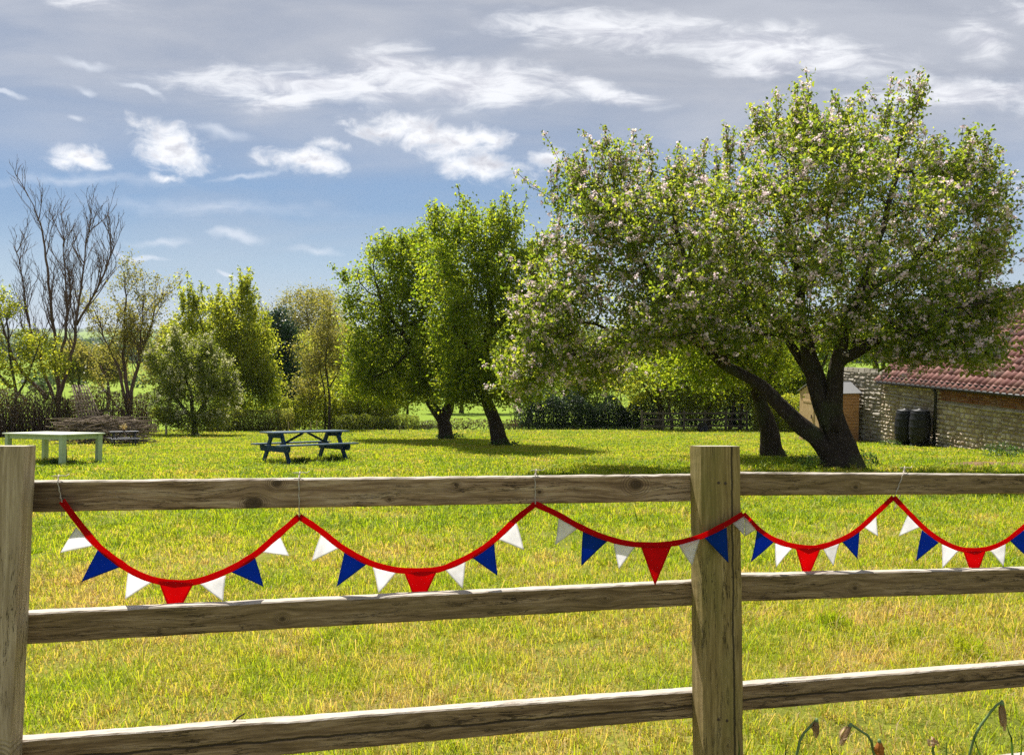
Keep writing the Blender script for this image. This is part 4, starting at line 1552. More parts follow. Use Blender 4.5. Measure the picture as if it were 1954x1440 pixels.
# ------------------------------------------------------------------ orchard trees
apple_base = gpos(1607, 893)
YA = apple_base.y
tree('apple_tree', 'big spreading apple tree in pink blossom with a forked leaning trunk', 'tree', apple_base,
     [([(1607, 893, 0), (1599, 850, 0), (1585, 800, 0), (1562, 740, .1), (1543, 680, .2), (1530, 600, .3), (1520, 500, .4), (1500, 400, .5)], .40, .05),
      ([(1592, 820, -.1), (1590, 765, -.15), (1596, 700, -.3), (1610, 640, -.5), (1640, 560, -.7), (1680, 450, -.6), (1715, 300, -.3)], .23, .04),
      ([(1604, 885, -.05), (1565, 845, .0), (1510, 792, .1), (1450, 735, .3), (1385, 695, .4), (1330, 650, .5), (1265, 560, .6), (1190, 450, .8)], .245, .035),
      ([(1340, 655, .5), (1275, 640, .4), (1200, 655, .4), (1120, 690, .5)], .10, .03),
      ([(1560, 735, .1), (1500, 640, .8), (1430, 540, 1.5), (1380, 440, 1.8)], .13, .03),
      ([(1602, 690, -.3), (1690, 640, -.9), (1780, 600, -1.3), (1880, 570, -1.4)], .12, .03),
      ([(1640, 560, -.7), (1740, 500, .2), (1830, 420, .8)], .10, .03),
      ([(1385, 695, .4), (1350, 600, -.4), (1300, 480, -.6), (1270, 380, -.5)], .10, .03)],
     [(1135, 400, 80, 110, .8, 1.6), (1085, 560, 72, 130, .8, 1.6), (1230, 400, 120, 95, .6, 2.0), (1200, 545, 120, 105, .6, 2.0), (1120, 690, 115, 55, .4, 1.6),
      (1370, 420, 125, 110, 0, 2.6), (1335, 560, 110, 90, -.3, 2.4), (1500, 350, 115, 115, .2, 2.8), (1480, 530, 110, 110, .2, 2.8), (1640, 320, 120, 100, 0, 2.8),
      (1620, 490, 140, 110, 0, 3.0), (1770, 380, 95, 100, 0, 2.3), (1800, 530, 110, 90, -.2, 2.2), (1875, 440, 55, 105, -.1, 1.4), (1745, 630, 130, 50, -.9, 1.6), (1570, 620, 100, 50, -.3, 1.8),
      (1728, 240, 45, 60, 0, 1.0, 3000), (1450, 650, 60, 40, -.4, 1.0), (1865, 600, 60, 60, -.6, 1.0), (1560, 260, 60, 45, .1, 1.0, 4000), (1840, 340, 60, 30, 0, .8, 3000), (1110, 345, 26, 36, .6, .5, 500), (1020, 690, 36, 65, -.8, .7, 3000), (1040, 600, 50, 110, -.6, 1.0), (1000, 740, 30, 24, -.8, .5, 1200), (1800, 640, 110, 46, -.9, 1.4), (1690, 590, 80, 40, -.6, 1.3), (1310, 610, 80, 50, -1.1, 1.2), (1225, 645, 70, 44, -.9, 1.1), (1390, 655, 50, 34, -1.0, .9), (1820, 665, 110, 40, -1.3, 1.2), (1720, 665, 60, 34, -1.2, 1.0), (1880, 590, 56, 40, -1.0, .9, 2600), (1890, 680, 40, 30, -1.2, .7, 1300)],
     1850, 46, .090, 'apple_leaf', 'bark', 41, .155, blossom=('blossom', .85, 3, .050, .029), twig=.0065, shoots=190, shoot_len=.74, sprays=130, shell=2.3, limb_sides=18, maxr=.09, minz=1.2)

b2 = gpos(1478, 871)
tree('apple_tree', 'second apple tree with a dark leaning trunk just behind the big blossoming one', 'tree', b2,
     [([(1478, 871, 0), (1465, 820, 0), (1452, 770, .1), (1430, 700, .3), (1400, 620, .5), (1370, 520, .6)], .30, .07),
      ([(1450, 760, .1), (1480, 690, .5), (1510, 620, .7)], .13, .04),
      ([(1425, 690, .3), (1350, 650, .2), (1280, 620, 0)], .12, .03)],
     [(1340, 610, 90, 70, 0, 1.6), (1420, 600, 110, 90, .4, 2.0), (1300, 700, 90, 50, .2, 1.5), (1390, 710, 80, 40, .6, 1.4), (1460, 680, 70, 60, .6, 1.5), (1350, 500, 100, 70, .5, 1.8)],
     360, 62, .095, 'pear_leaf', 'bark', 17, .27, twig=.007, limb_sides=14, maxr=.09, minz=1.1, blossom=('blossom', .2, 2, .04, .03))

tree('pear_tree', 'green orchard tree whose short trunk forks low above the grass', 'tree', gpos(853, 838),
     [([(853, 838, 0), (846, 805, 0), (828, 775, -.1), (806, 725, -.3), (785, 665, -.4), (745, 600, -.5), (715, 540, -.5)], .31, .05),
      ([(843, 803, 0), (858, 772, .1), (870, 720, .2), (868, 640, .3), (850, 560, .4), (850, 470, .4)], .27, .06),
      ([(868, 650, .3), (820, 612, -.2), (760, 628, -.6), (710, 655, -.8)], .16, .04),
      ([(785, 665, -.4), (750, 700, -.8), (715, 720, -1.0)], .10, .03)],
     [(735, 530, 72, 62, 0, 1.6), (705, 620, 52, 75, -.2, 1.5), (790, 560, 85, 80, 0, 2.2), (770, 660, 95, 75, -.2, 2.0), (840, 650, 80, 100, 0, 2.0), (770, 735, 70, 32, -.6, 1.2), (850, 730, 60, 40, -.2, 1.4), (725, 480, 30, 25, 0, .6, 900), (668, 570, 18, 40, 0, .6, 700), (700, 735, 46, 36, -.5, 1.0), (830, 520, 66, 70, -.5, 1.6), (785, 490, 50, 36, -.2, 1.2), (800, 450, 40, 30, -.2, 1.0), (822, 478, 48, 40, -1.6, 1.0), (760, 478, 46, 30, -.6, 1.0), (680, 690, 36, 50, -.3, 1.0), (760, 770, 60, 22, -.6, 1.0), (830, 750, 60, 28, -.5, 1.0), (720, 700, 56, 46, -.4, 1.4), (790, 735, 56, 34, -.4, 1.2)],
     860, 44, .125, 'pear_leaf', 'bark', 23, .22, 'orchard pair in the middle of the lawn', twig=.009, shoots=12, shoot_len=.35, sprays=14, limb_sides=14, maxr=.12, minz=1.5)
tree('pear_tree', 'taller green orchard tree with one thick unforked trunk beside the forked one', 'tree', gpos(956, 850),
     [([(956, 850, 0), (944, 805, 0), (928, 765, 0), (922, 705, .1), (930, 640, .1), (936, 560, .2), (905, 470, .2), (880, 420, .2)], .27, .045),
      ([(930, 640, .1), (975, 590, -.2), (1012, 545, -.4)], .16, .04),
      ([(936, 560, .2), (975, 500, .5), (985, 440, .6)], .13, .03),
      ([(925, 715, .1), (885, 650, -.4), (850, 610, -.7)], .14, .03)],
     [(900, 455, 85, 58, 0, 1.6), (870, 540, 80, 70, 0, 1.8), (960, 520, 62, 80, 0, 1.6), (925, 640, 100, 80, 0, 2.0), (945, 725, 85, 50, -.2, 1.6), (1000, 600, 36, 70, 0, 1.0), (850, 436, 30, 28, 0, .6, 900), (965, 440, 36, 28, 0, .7, 1200), (870, 740, 50, 36, -.3, 1.0), (985, 770, 46, 34, -.4, .9), (890, 765, 40, 24, -.5, .8), (1005, 500, 30, 40, 0, .9), (1010, 690, 40, 60, 0, 1.1), (930, 780, 50, 18, -.6, .8), (870, 620, 60, 70, -.4, 1.4), (960, 755, 56, 36, -.3, 1.2), (895, 715, 56, 46, -.3, 1.3)],
     830, 44, .115, 'pear_leaf', 'bark', 29, .21, 'orchard pair in the middle of the lawn', twig=.008, shoots=14, shoot_len=.35, sprays=14, limb_sides=14, maxr=.11, minz=1.5)


# ------------------------------------------------------------------ trees, bushes and hedges round the lawn
tree('bare_tree', 'tall leafless many-stemmed tree rising above the bramble hedge', 'tree', gx(112, 36),
     [([(112, 829, 0), (112, 760, 0), (108, 690, 0), (96, 580, 0), (84, 460, 0), (66, 400, 0), (50, 370, 0)], .13, .010),
      ([(112, 760, 0), (140, 660, -.2), (152, 560, -.2), (168, 460, 0), (186, 425, 0)], .095, .010),
      ([(106, 770, 0), (74, 680, .3), (50, 590, .4), (36, 500, .4), (26, 470, .4)], .08, .010),
      ([(112, 700, 0), (128, 600, .4), (122, 500, .5), (120, 430, .5)], .075, .010),
      ([(146, 620, -.2), (180, 560, -.3), (205, 500, -.4), (220, 462, -.4)], .06, .012),
      ([(90, 760, 0), (30, 690, -.4), (0, 600, -.5), (-20, 500, -.5)], .10, .02)],
     [(70, 440, 50, 75, 0, 1.2), (150, 470, 50, 75, 0, 1.2), (25, 500, 45, 80, 0, 1.2), (195, 480, 28, 50, 0, .8), (70, 380, 25, 35, 0, .6), (185, 420, 20, 30, 0, .5), (120, 560, 70, 60, 0, 1.2), (165, 580, 40, 45, 0, .8)],
     2, 0, .1, 'lime_leaf', 'bark_red', 51, .2, twig=.0062, maxr=.040, shell=1.5, taper=1.3, spray=((2.5, 1.4, .75, .4), (.62, .55, .50, .34)))
tree('elder_bush', 'light green leafy bush growing round the stems of the tall leafless tree', 'bush', gx(20, 35),
     [([(20, 830, 0), (30, 760, 0), (20, 680, 0), (10, 600, 0)], .09, .03), ([(28, 765, 0), (60, 700, 0), (80, 650, 0)], .06, .02), ([(20, 740, 0), (-30, 680, 0), (-60, 620, 0)], .07, .02)],
     [(10, 590, 32, 40, 0, .8), (60, 650, 40, 36, 0, .9), (20, 700, 60, 40, 0, .9), (100, 690, 36, 34, .3, .8), (-40, 640, 60, 60, 0, 1.2)],
     130, 46, .13, 'lime_leaf', 'bark2', 52, .22)
tree('budding_tree', 'slender many-stemmed tree with sparse yellow buds beside the hawthorn', 'tree', gx(244, 37),
     [([(244, 827, 0), (246, 760, 0), (236, 680, 0), (240, 600, 0), (238, 530, 0)], .13, .02), ([(246, 780, 0), (262, 700, 0), (288, 620, .2), (310, 550, .2)], .10, .02),
      ([(244, 780, 0), (225, 700, -.2), (196, 640, -.2), (180, 590, -.2)], .08, .02), ([(250, 750, 0), (270, 650, -.3), (272, 560, -.3)], .07, .015), ([(244, 800, 0), (215, 760, .3), (195, 700, .3)], .06, .015)],
     [(240, 580, 40, 60, 0, .9), (300, 600, 40, 55, 0, .9), (200, 640, 40, 50, 0, .9), (270, 670, 60, 50, 0, 1.0), (315, 560, 22, 30, 0, .6), (238, 525, 10, 25, 0, .3), (200, 720, 30, 40, 0, .6)],
     60, 12, .11, 'olive_leaf', 'bark_red', 53, .15, twig=.0075, jit=.012, gravity=.4, maxr=.04, shell=1.6, taper=1.3, spray=((1.9, 1.1, .55, .3), (.55, .48, .40, .2)))
tree('hawthorn_bush', 'round dark hawthorn bush dusted with cream blossom', 'bush', gx(372, 34),
     [([(372, 831, 0), (370, 800, 0), (362, 750, 0), (352, 700, 0)], .16, .04), ([(370, 800, 0), (395, 760, 0), (410, 720, 0)], .10, .03), ([(368, 800, 0), (335, 760, 0), (310, 730, 0)], .09, .03)],
     [(345, 705, 50, 44, 0, 1.2), (325, 750, 40, 50, 0, 1.1), (390, 740, 45, 50, -.1, 1.2), (425, 725, 26, 30, 0, .7, 1200), (375, 680, 34, 24, 0, .9), (300, 690, 20, 22, 0, .5, 700), (440, 752, 18, 20, 0, .5, 500), (398, 668, 16, 16, 0, .4, 350), (335, 660, 20, 18, 0, .5, 450), (340, 795, 40, 24, 0, 1.0), (415, 792, 36, 24, 0, 1.0), (372, 803, 56, 20, -.4, 1.0)],
     460, 44, .10, 'haw_leaf', 'bark2', 54, .20, blossom=('cream', .50, 2, .06, .05), minz=.2, shoots=30, shoot_len=.6)
tree('bushy_tree', 'fresh green bushy tree with feathery upright tips behind the hawthorn', 'tree', gx(450, 43),
     [([(450, 823, 0), (450, 740, 0), (448, 660, 0), (455, 580, 0)], .2, .04), ([(450, 760, 0), (410, 690, 0), (385, 620, 0)], .12, .03), ([(450, 750, 0), (490, 690, 0), (510, 640, 0)], .12, .03)],
     [(400, 610, 48, 45, 0, 1.6), (455, 620, 50, 60, 0, 1.8), (440, 690, 80, 60, 0, 2.0), (500, 690, 42, 60, 0, 1.6), (470, 750, 70, 50, 0, 1.8), (468, 570, 14, 26, 0, .5, 700), (370, 590, 24, 22, 0, .6, 700), (515, 740, 30, 45, 0, 1.2), (355, 640, 30, 40, 0, 1.0), (450, 660, 80, 80, .5, 2.2), (420, 740, 60, 50, .3, 1.6)],
     460, 74, .15, 'lime_leaf', 'bark2', 55, .30, shoots=80, shoot_len=1.2)
tree('ivy_clad_tree', 'dark blue-green ivy covered tree between the two pale trees', 'tree', gx(540, 50),
     [([(540, 815, 0), (541, 760, 0), (540, 700, 0), (530, 640, 0), (528, 600, 0)], .3, .08)],
     [(530, 625, 36, 34, 0, 1.2), (520, 660, 30, 34, 0, 1.0), (545, 680, 28, 50, 0, 1.0), (552, 730, 20, 40, 0, .8), (548, 770, 16, 30, 0, .7)],
     150, 70, .17, 'ivy_leaf', 'bark2', 56, .30)
tree('budding_tree', 'large round olive tree just coming into bud, far behind the blue picnic table', 'tree', gx(585, 72),
     [([(585, 805, 0), (586, 730, 0), (588, 650, 0), (586, 580, 0)], .32, .06), ([(587, 700, 0), (550, 640, 0), (530, 590, 0)], .18, .04), ([(587, 690, 0), (625, 630, 0), (640, 590, 0)], .18, .04)],
     [(585, 600, 60, 48, 0, 3.0), (540, 640, 50, 50, 0, 2.5), (630, 640, 46, 60, 0, 2.5), (585, 680, 70, 60, 0, 3.0), (590, 570, 50, 20, 0, 2.0)],
     620, 44, .17, 'olive_leaf', 'bark_red', 57, .5, twig=.014, maxr=.1, gravity=.25)
tree('bare_tree', 'grey leafless round-topped tree far behind the bushy green tree', 'tree', gx(440, 85),
     [([(440, 800, 0), (440, 720, 0), (438, 640, 0), (440, 590, 0)], .3, .05), ([(440, 680, 0), (405, 630, 0), (390, 600, 0)], .16, .03), ([(440, 680, 0), (480, 630, 0), (500, 590, 0)], .16, .03)],
     [(430, 600, 40, 30, 0, 2), (490, 590, 34, 30, 0, 2), (460, 630, 70, 40, 0, 3)],
     260, 6, .12, 'bud_leaf', 'bark_red', 58, .4, twig=.018, maxr=.1, gravity=.25)
tree('sapling', 'slim twin-stemmed sapling with golden leaves behind the blue picnic table', 'tree', gx(628, 41),
     [([(628, 821, 0), (628, 760, 0), (622, 690, 0), (626, 620, 0)], .085, .02), ([(621, 820, .3), (619, 760, .3), (612, 700, .3), (600, 640, .3)], .07, .015), ([(628, 740, 0), (655, 690, 0), (668, 650, 0)], .05, .015)],
     [(625, 640, 40, 50, 0, 1.0), (600, 680, 40, 46, 0, 1.0), (655, 680, 34, 50, 0, 1.0), (620, 590, 22, 30, 0, .6), (585, 740, 40, 40, .4, .8)],
     220, 40, .12, 'olive_leaf', 'bark2', 59, .3)

BT = [  # woodland trees beyond the far edge of the lawn: px, Y, top blobs, leaf, label
    ('leafy yellow-green tree behind the low trimmed hedge', 700, 44, [(690, 690, 55, 60, 0, 1.8), (655, 740, 50, 50, 0, 1.6), (720, 760, 60, 40, 0, 1.6)], 'lime_leaf', 61, .08, 200, .14),
    ('low spreading tree seen under the crown of the forked orchard tree', 775, 46, [(745, 745, 50, 45, 0, 1.8), (800, 735, 40, 40, 0, 1.6), (780, 690, 60, 50, 0, 2)], 'hedge_leaf', 62, .1, 150, .16),
    ('dense green tree behind the two middle orchard trees', 1010, 48, [(1000, 620, 60, 70, 0, 2.2), (1030, 700, 60, 60, 0, 2.2), (980, 690, 50, 60, 0, 2.0)], 'pear_leaf', 63, .2, 240, .17),
    ('dark woodland tree left of the back rail fence', 1105, 47, [(1080, 660, 70, 70, 0, 2.4), (1150, 690, 70, 70, 0, 2.4), (1100, 750, 80, 40, 0, 2.2)], 'haw_leaf', 64, .22, 260, .17),
    ('woodland tree with a thick pale trunk at the end of the back rail fence', 1258, 42, [(1250, 640, 80, 70, 0, 2.4), (1220, 720, 70, 50, 0, 2.0), (1300, 700, 70, 55, 0, 2.0)], 'lime_leaf', 65, .26, 260, .15),
    ('bright yellow-green tree overhanging the back rail fence', 1352, 41, [(1340, 700, 80, 60, 0, 2.2), (1400, 680, 60, 60, 0, 2.0), (1330, 760, 80, 28, -.4, 1.8), (1400, 750, 60, 30, 0, 1.6)], 'lime_leaf', 66, .16, 270, .14),
    ('leafy tree behind the leaning apple limb near the shed', 1445, 41, [(1440, 690, 70, 70, 0, 2.0), (1500, 700, 60, 60, 0, 2.0), (1480, 760, 60, 36, 0, 1.6)], 'lime_leaf', 67, .18, 230, .14),
    ('green tree standing behind the shed roof', 1545, 40, [(1540, 660, 60, 70, 0, 2.0), (1600, 650, 50, 60, 0, 1.8), (1530, 745, 50, 40, 0, 1.4)], 'pear_leaf', 68, .18, 220, .15),
]
BT += [
    ('green tree behind the grey garden wall and barn end', 1690, 39, [(1680, 660, 55, 40, 0, 1.8), (1640, 630, 50, 50, 0, 1.8), (1735, 640, 50, 40, 0, 1.6)], 'pear_leaf', 73, .18, 240, .14),
    ('fresh green tree far behind the hawthorn bush', 385, 62, [(385, 650, 40, 40, 0, 1.8), (360, 680, 36, 36, 0, 1.8), (410, 690, 40, 40, 0, 1.8)], 'lime_leaf', 75, .16, 220, .2),
    ('fresh green tree far behind the ivy covered tree', 500, 66, [(500, 640, 40, 44, 0, 1.8), (480, 690, 40, 40, 0, 1.8), (520, 700, 36, 40, 0, 1.8)], 'hedge_leaf', 76, .16, 230, .2),
    ('small golden tree in the field between the leafless and the budding tree', 205, 66, [(205, 690, 24, 30, 0, 1.5), (190, 712, 20, 22, 0, 1.3), (222, 708, 20, 24, 0, 1.3)], 'olive_leaf', 77, .14, 130, .2),
    ('round leafy tree across the field, seen between the two middle trunks', 880, 60, [(880, 690, 60, 45, 0, 2.2), (830, 700, 40, 40, 0, 2.0), (935, 705, 50, 40, 0, 2.0)], 'lime_leaf', 74, .16, 220, .19),
    ('leafy tree filling the gap right of the ivy covered tree', 562, 56, [(562, 690, 40, 50, 0, 1.8), (580, 740, 50, 40, 0, 1.8), (600, 680, 40, 50, 0, 1.8)], 'lime_leaf', 69, .14, 200, .18),
    ('olive tree behind the slim golden sapling', 650, 58, [(650, 660, 40, 60, 0, 2), (630, 720, 50, 50, 0, 2), (670, 720, 40, 50, 0, 2)], 'olive_leaf', 70, .16, 220, .18),
    ('golden leafy tree behind the slender budding tree', 322, 62, [(325, 650, 30, 40, 0, 1.8), (300, 700, 36, 40, 0, 1.8), (345, 690, 30, 40, 0, 1.8)], 'olive_leaf', 71, .16, 170, .2),
    ('golden leafy tree out in the field behind the tall leafless tree', 150, 64, [(150, 680, 30, 34, 0, 1.8), (125, 700, 26, 30, 0, 1.6), (172, 705, 24, 26, 0, 1.5)], 'olive_leaf', 72, .16, 150, .2),
]
for lab, px, Y, bl, lf, sd, r0, nt, ls in BT:
    cx = sum(b[0] for b in bl) / len(bl); cy = min(b[1] for b in bl)
    gpt = gx(px, Y)
    pyb = 772.6 + 2001 / Y
    tree('woodland_tree', lab, 'tree', gpt,
         [([(px, pyb, 0), (px + 2, pyb - 40, 0), ((px + cx) / 2, (pyb + cy) / 2, 0), (cx, cy + 10, 0)], r0, .04),
          ([(px + 2, pyb - 38, 0), (px + (bl[0][0] - px) * .6, bl[0][1] + 20, .4), (bl[0][0], bl[0][1], .4)], r0 * .6, .03),
          ([(px + 2, pyb - 45, 0), (px + (bl[1][0] - px) * .6, bl[1][1] + 25, -.4), (bl[1][0], bl[1][1], -.4)], r0 * .6, .03)],
         bl, nt, 50, ls, lf, 'bark2', sd, .34, 'woodland trees beyond the lawn', minz=.5)
# thin trunks in the shade by the back fence
for k, (px, Y, lean, lab) in enumerate([(1283, 40.5, -12, 'thin dark sapling trunk just right of the thick pale trunk'), (1392, 40, 14, 'slanting dark trunk behind the right end of the back fence'),
                                       (1412, 40.3, 4, 'thin upright trunk right of the back rail fence')]):
    pyb = 772.6 + 2001 / Y
    tree('woodland_tree', lab, 'tree', gx(px, Y), [([(px, pyb, 0), (px + lean * .4, pyb - 40, 0), (px + lean, pyb - 95, 0)], .10, .05), ([(px + lean * .5, pyb - 50, 0), (px + lean * 2, pyb - 90, .3)], .05, .03)],
         [(px + lean, pyb - 105, 40, 26, 0, 1.2)], 70, 50, .13, 'lime_leaf', 'bark2', 80 + k, .3, 'woodland trees beyond the lawn')


def hedge(name, label, path, height, depth, nleaf, lsize, mat, seed, twigs=120, bark='bark2', gap=0.0, wob=.35):
    """a strip of shrubs along path [(x,y)]: leaves thick on its skin, twiggy stems inside"""
    rng = np.random.default_rng(seed)
    P = np.array(path, float)
    seg = np.linalg.norm(P[1:] - P[:-1], axis=1); cum = np.concatenate([[0], np.cumsum(seg)])
    def along(s):
        return np.stack([np.interp(s, cum, P[:, 0]), np.interp(s, cum, P[:, 1])], 1)
    x0, y0 = P[len(P) // 2]
    root = thing(name, label, 'hedge', (x0, y0, T(x0, y0)))
    o = np.array(root.location)
    n = nleaf
    s = rng.uniform(0, cum[-1], n)
    c = along(s)
    nz = np.array([mnoise.noise(Vector((a * .9, b * .9, seed))) + .5 * mnoise.noise(Vector((a * 2.3, b * 2.3, seed + 3))) for a, b in c])
    hh = height * (1 + wob * nz)
    t = rng.random(n) ** .95
    zz = t * hh
    dd = rng.normal(0, 1, n); dd = np.clip(dd, -1.6, 1.6) / 1.6
    prof = np.sqrt(np.clip(1 - (t * .98) ** 4, .02, 1))
    w = depth / 2 * prof * (1 + .3 * nz)
    dd = np.sign(dd) * np.abs(dd) ** .5 * w
    tg = along(np.clip(s + .1, 0, cum[-1])) - along(np.clip(s - .1, 0, cum[-1])); tg /= np.linalg.norm(tg, axis=1, keepdims=True) + 1e-9
    X = c[:, 0] - tg[:, 1] * dd; Yv = c[:, 1] + tg[:, 0] * dd
    g0 = np.array([T(a, b) for a, b in zip(X, Yv)])
    Pts = np.stack([X, Yv, g0 + zz + .03], 1)
    leaf_object('foliage', Pts, lsize, rng, M[mat], root, o, .5)
    if twigs:
        s = rng.uniform(0, cum[-1], twigs)
        c = along(s) + rng.normal(0, depth * .2, (twigs, 2))
        g0 = np.array([T(a, b) for a, b in c])
        A = np.stack([c[:, 0], c[:, 1], g0 - .05], 1)
        B = A + np.stack([rng.normal(0, .25, twigs), rng.normal(0, .25, twigs), height * rng.uniform(.6, 1.08, twigs)], 1)
        Md = (A + B) / 2 + rng.normal(0, .08, (twigs, 3))
        V1, F1 = seg_tubes(A - o, Md - o, np.full(twigs, .022), np.full(twigs, .014), 4)
        V2, F2 = seg_tubes(Md - o, B - o, np.full(twigs, .014), np.full(twigs, .005), 4)
        np_mesh('stems', np.concatenate([V1, V2]), np.concatenate([F1, F2 + len(V1)]), M[bark], root)
    return root


def pth(*pts):
    return [tuple(gx(px, Y)[:2]) for px, Y in pts]


hedge('bramble_hedge', 'ragged brown bramble hedge behind the pale green table and brushwood', pth((-160, 29), (0, 32), (120, 35), (290, 37.5)), 1.95, 1.7, 26000, .085, 'bramble_leaf', 91, 700, 'bark_red', wob=.30)
hedge('clipped_hedge', 'low pale green hedge below the feathery bushy tree', pth((395, 38), (480, 39.2), (560, 40)), 1.15, 1.1, 15000, .075, 'hedge_leaf', 92, 120, wob=.12)
hedge('shrub_hedge', 'loose yellow-green shrubs between the sapling and the forked orchard tree', pth((540, 41.5), (640, 42), (760, 42.5)), 1.9, 1.8, 26000, .11, 'lime_leaf', 93, 40, wob=.5)
hedge('undergrowth', 'low dark undergrowth at the far lawn edge behind the middle trees', pth((640, 40.5), (760, 41), (800, 41.2)), .7, 1.0, 7000, .08, 'haw_leaf', 94, 120, wob=.4)
hedge('undergrowth', 'thin scrub on the bank between the two middle trunks', pth((800, 41.5), (900, 42), (1000, 41.5)), .45, .8, 2600, .08, 'bramble_leaf', 95, 80, wob=.6)
hedge('shrub_hedge', 'shady dark shrubs filling the woodland edge behind the apple blossom', pth((985, 42), (1100, 42.5), (1240, 43), (1400, 43), (1560, 41)), 1.9, 2.0, 46000, .12, 'shade_leaf', 96, 160, wob=.6)
hedge('shrub_hedge', 'bright shrubs in the gap left of the shed', pth((1440, 38.5), (1500, 37.5), (1545, 36.5)), 1.7, 1.2, 9000, .09, 'lime_leaf', 97, 60, wob=.4)


# sapling in a pale tree guard by the hawthorn
def build_small_things():
    p = gx(316, 33.5)
    tree('sapling', 'tiny bright green sapling beside the hawthorn bush', 'tree', p, [([(316, 832, 0), (317, 815, 0), (315, 795, 0)], .03, .012)], [(308, 792, 16, 18, 0, .4), (318, 805, 10, 10, 0, .3)], 40, 30, .09, 'lime_leaf', 'bark2', 99, .10, minz=.3)
    g = thing('tree_guard', 'pale buff tube guarding the tiny sapling stem', 'tree guard', p)
    mb = MB(); mb.tube([(0, 0, 0), (.02, 0, .42)], .045, 10); mb.build('tube', plain_mat('buff_guard', (.50, .42, .32), .8), g)
    wood = plain_mat('stake_wood', (.30, .24, .16), .9)
    for px, py, Y, hh, lab in [(762, 826, 35.5, .32, 'short wooden peg in the lawn left of the forked trunk'), (550, 828, 36.0, .55, 'thin stake seen above the blue picnic table, leftmost of three'), (592, 827, 37.0, .5, 'thin pale stake above the middle of the blue picnic table'), (604, 827, 37.2, .62, 'thin white-topped stake above the blue picnic table, rightmost of three')]:
        q = gx(px, Y)
        s = thing('stake', lab, 'stake', q, 'stakes in the lawn')
        mb = MB(); mb.bar((0, 0, -.05), (.012, 0, hh), .04, .04, (0, 1, 0)); mb.bar((.012, 0, hh), (.013, 0, hh + .03), .028, .028, (0, 1, 0))
        mb.build('shaft', wood, s)
    # back rail fence in the shade
    a = gx(1225, 39.3); b = gx(1425, 39.6)
    r = thing('rail_fence', 'shaded dark rail fence under the woodland trees at the far lawn edge', 'fence', (a + b) / 2)
    o = Vector(r.location)
    fm = bark_mat('shaded_fence_wood', (.07, .06, .05), (.15, .13, .10))
    n = 6
    for i in range(n):
        q = a.lerp(b, i / (n - 1)); q.z = T(q.x, q.y)
        mb = MB(); mb.box(q + Vector((0, 0, .5)) - o, (.10, .08, 1.2)); mb.build('post', fm, r)
    for h in (.28, .62, .95):
        mb = MB(); mb.bar(a + Vector((0, -.06, h)) - o, b + Vector((0, -.06, h)) - o, .035, .09); mb.build('rail', fm, r)
    # black tub by that fence
    q = gx(1337, 37.6)
    t = thing('tub', 'black rubber tub lying on the grass in front of the back rail fence', 'tub', q)
    mb = MB(); mb.lathe([(.001, 0), (.2, 0), (.26, .26), (.275, .26), (.275, .28), (.25, .28), (.19, .04), (.001, .04)], 18)
    ob = mb.build('bowl', M['black_plastic'], t); ob.rotation_euler = (.9, .4, 0); ob.location = (0, 0, .15)
    mb = MB(); mb.tube([(.26, 0, .24), (.32, .05, .30), (.26, .1, .24)], .014, 6); hd = mb.build('handle', plain_mat('pale_rope', (.5, .48, .45), .8), t)
    # brushwood pile and leaning hurdle
    rs = random.Random(12)
    c = gpos(160, 851); c.y += 1.5; c.z = T(c.x, c.y)
    bp = thing('brushwood_pile', 'long heap of cut dry branches beside the small picnic table', 'woodpile', c)
    mb = MB()
    for i in range(330):
        x = rs.uniform(-1.5, 1.25); lay = rs.random()
        hmax = .95 * (1 - .25 * abs(x) / 2) * (1 if x > -1 else 1.1)
        z = lay ** .9 * hmax; y = rs.gauss(0, .33) * (1.1 - lay * .6)
        L = rs.uniform(.5, 1.4); th = rs.gauss(0, .45); el = rs.gauss(0, .10)
        d = Vector((math.cos(th) * math.cos(el), math.sin(th) * math.cos(el), math.sin(el))) * L / 2
        mid = Vector((x, y, z + .03))
        k = Vector((rs.gauss(0, .05), rs.gauss(0, .05), rs.gauss(0, .04)))
        r0 = rs.uniform(.008, .026)
        mb.tube([mid - d, mid + k, mid + d], [r0, r0 * .85, r0 * .6], 5)
    mb.build('sticks', M['dead_wood'], bp)
    hz = gpos(112, 850); hz.y += 1.3; hz.z = T(hz.x, hz.y)
    hd = thing('wattle_hurdle', 'woven branch hurdle leaning steeply against the bramble hedge', 'hurdle', hz)
    mb = MB()
    for i in range(7):
        x = -.3 + i * .16
        mb.tube([(x * 1.0 + .5, 0, 0), (x * .75 + .05, .25, 1.0), (x * .55 - .35, .5, 2.05)], [.03, .026, .02], 6)
    for j in range(20):
        f = j / 20
        z = .12 + f * 1.8
        cx = .5 - .85 * f; hw = (.58 - .26 * f)
        mb.tube([(cx - hw, .25 * z + rs.gauss(0, .03), z + rs.gauss(0, .03)), (cx + rs.gauss(0, .05), .25 * z + (.03 if j % 2 else -.03), z + .05 + rs.gauss(0, .03)), (cx + hw + rs.uniform(0, .15), .25 * z, z + rs.gauss(.03, .04))], .014, 5)
    mb.build('lattice', M['dead_wood'], hd)


build_small_things()


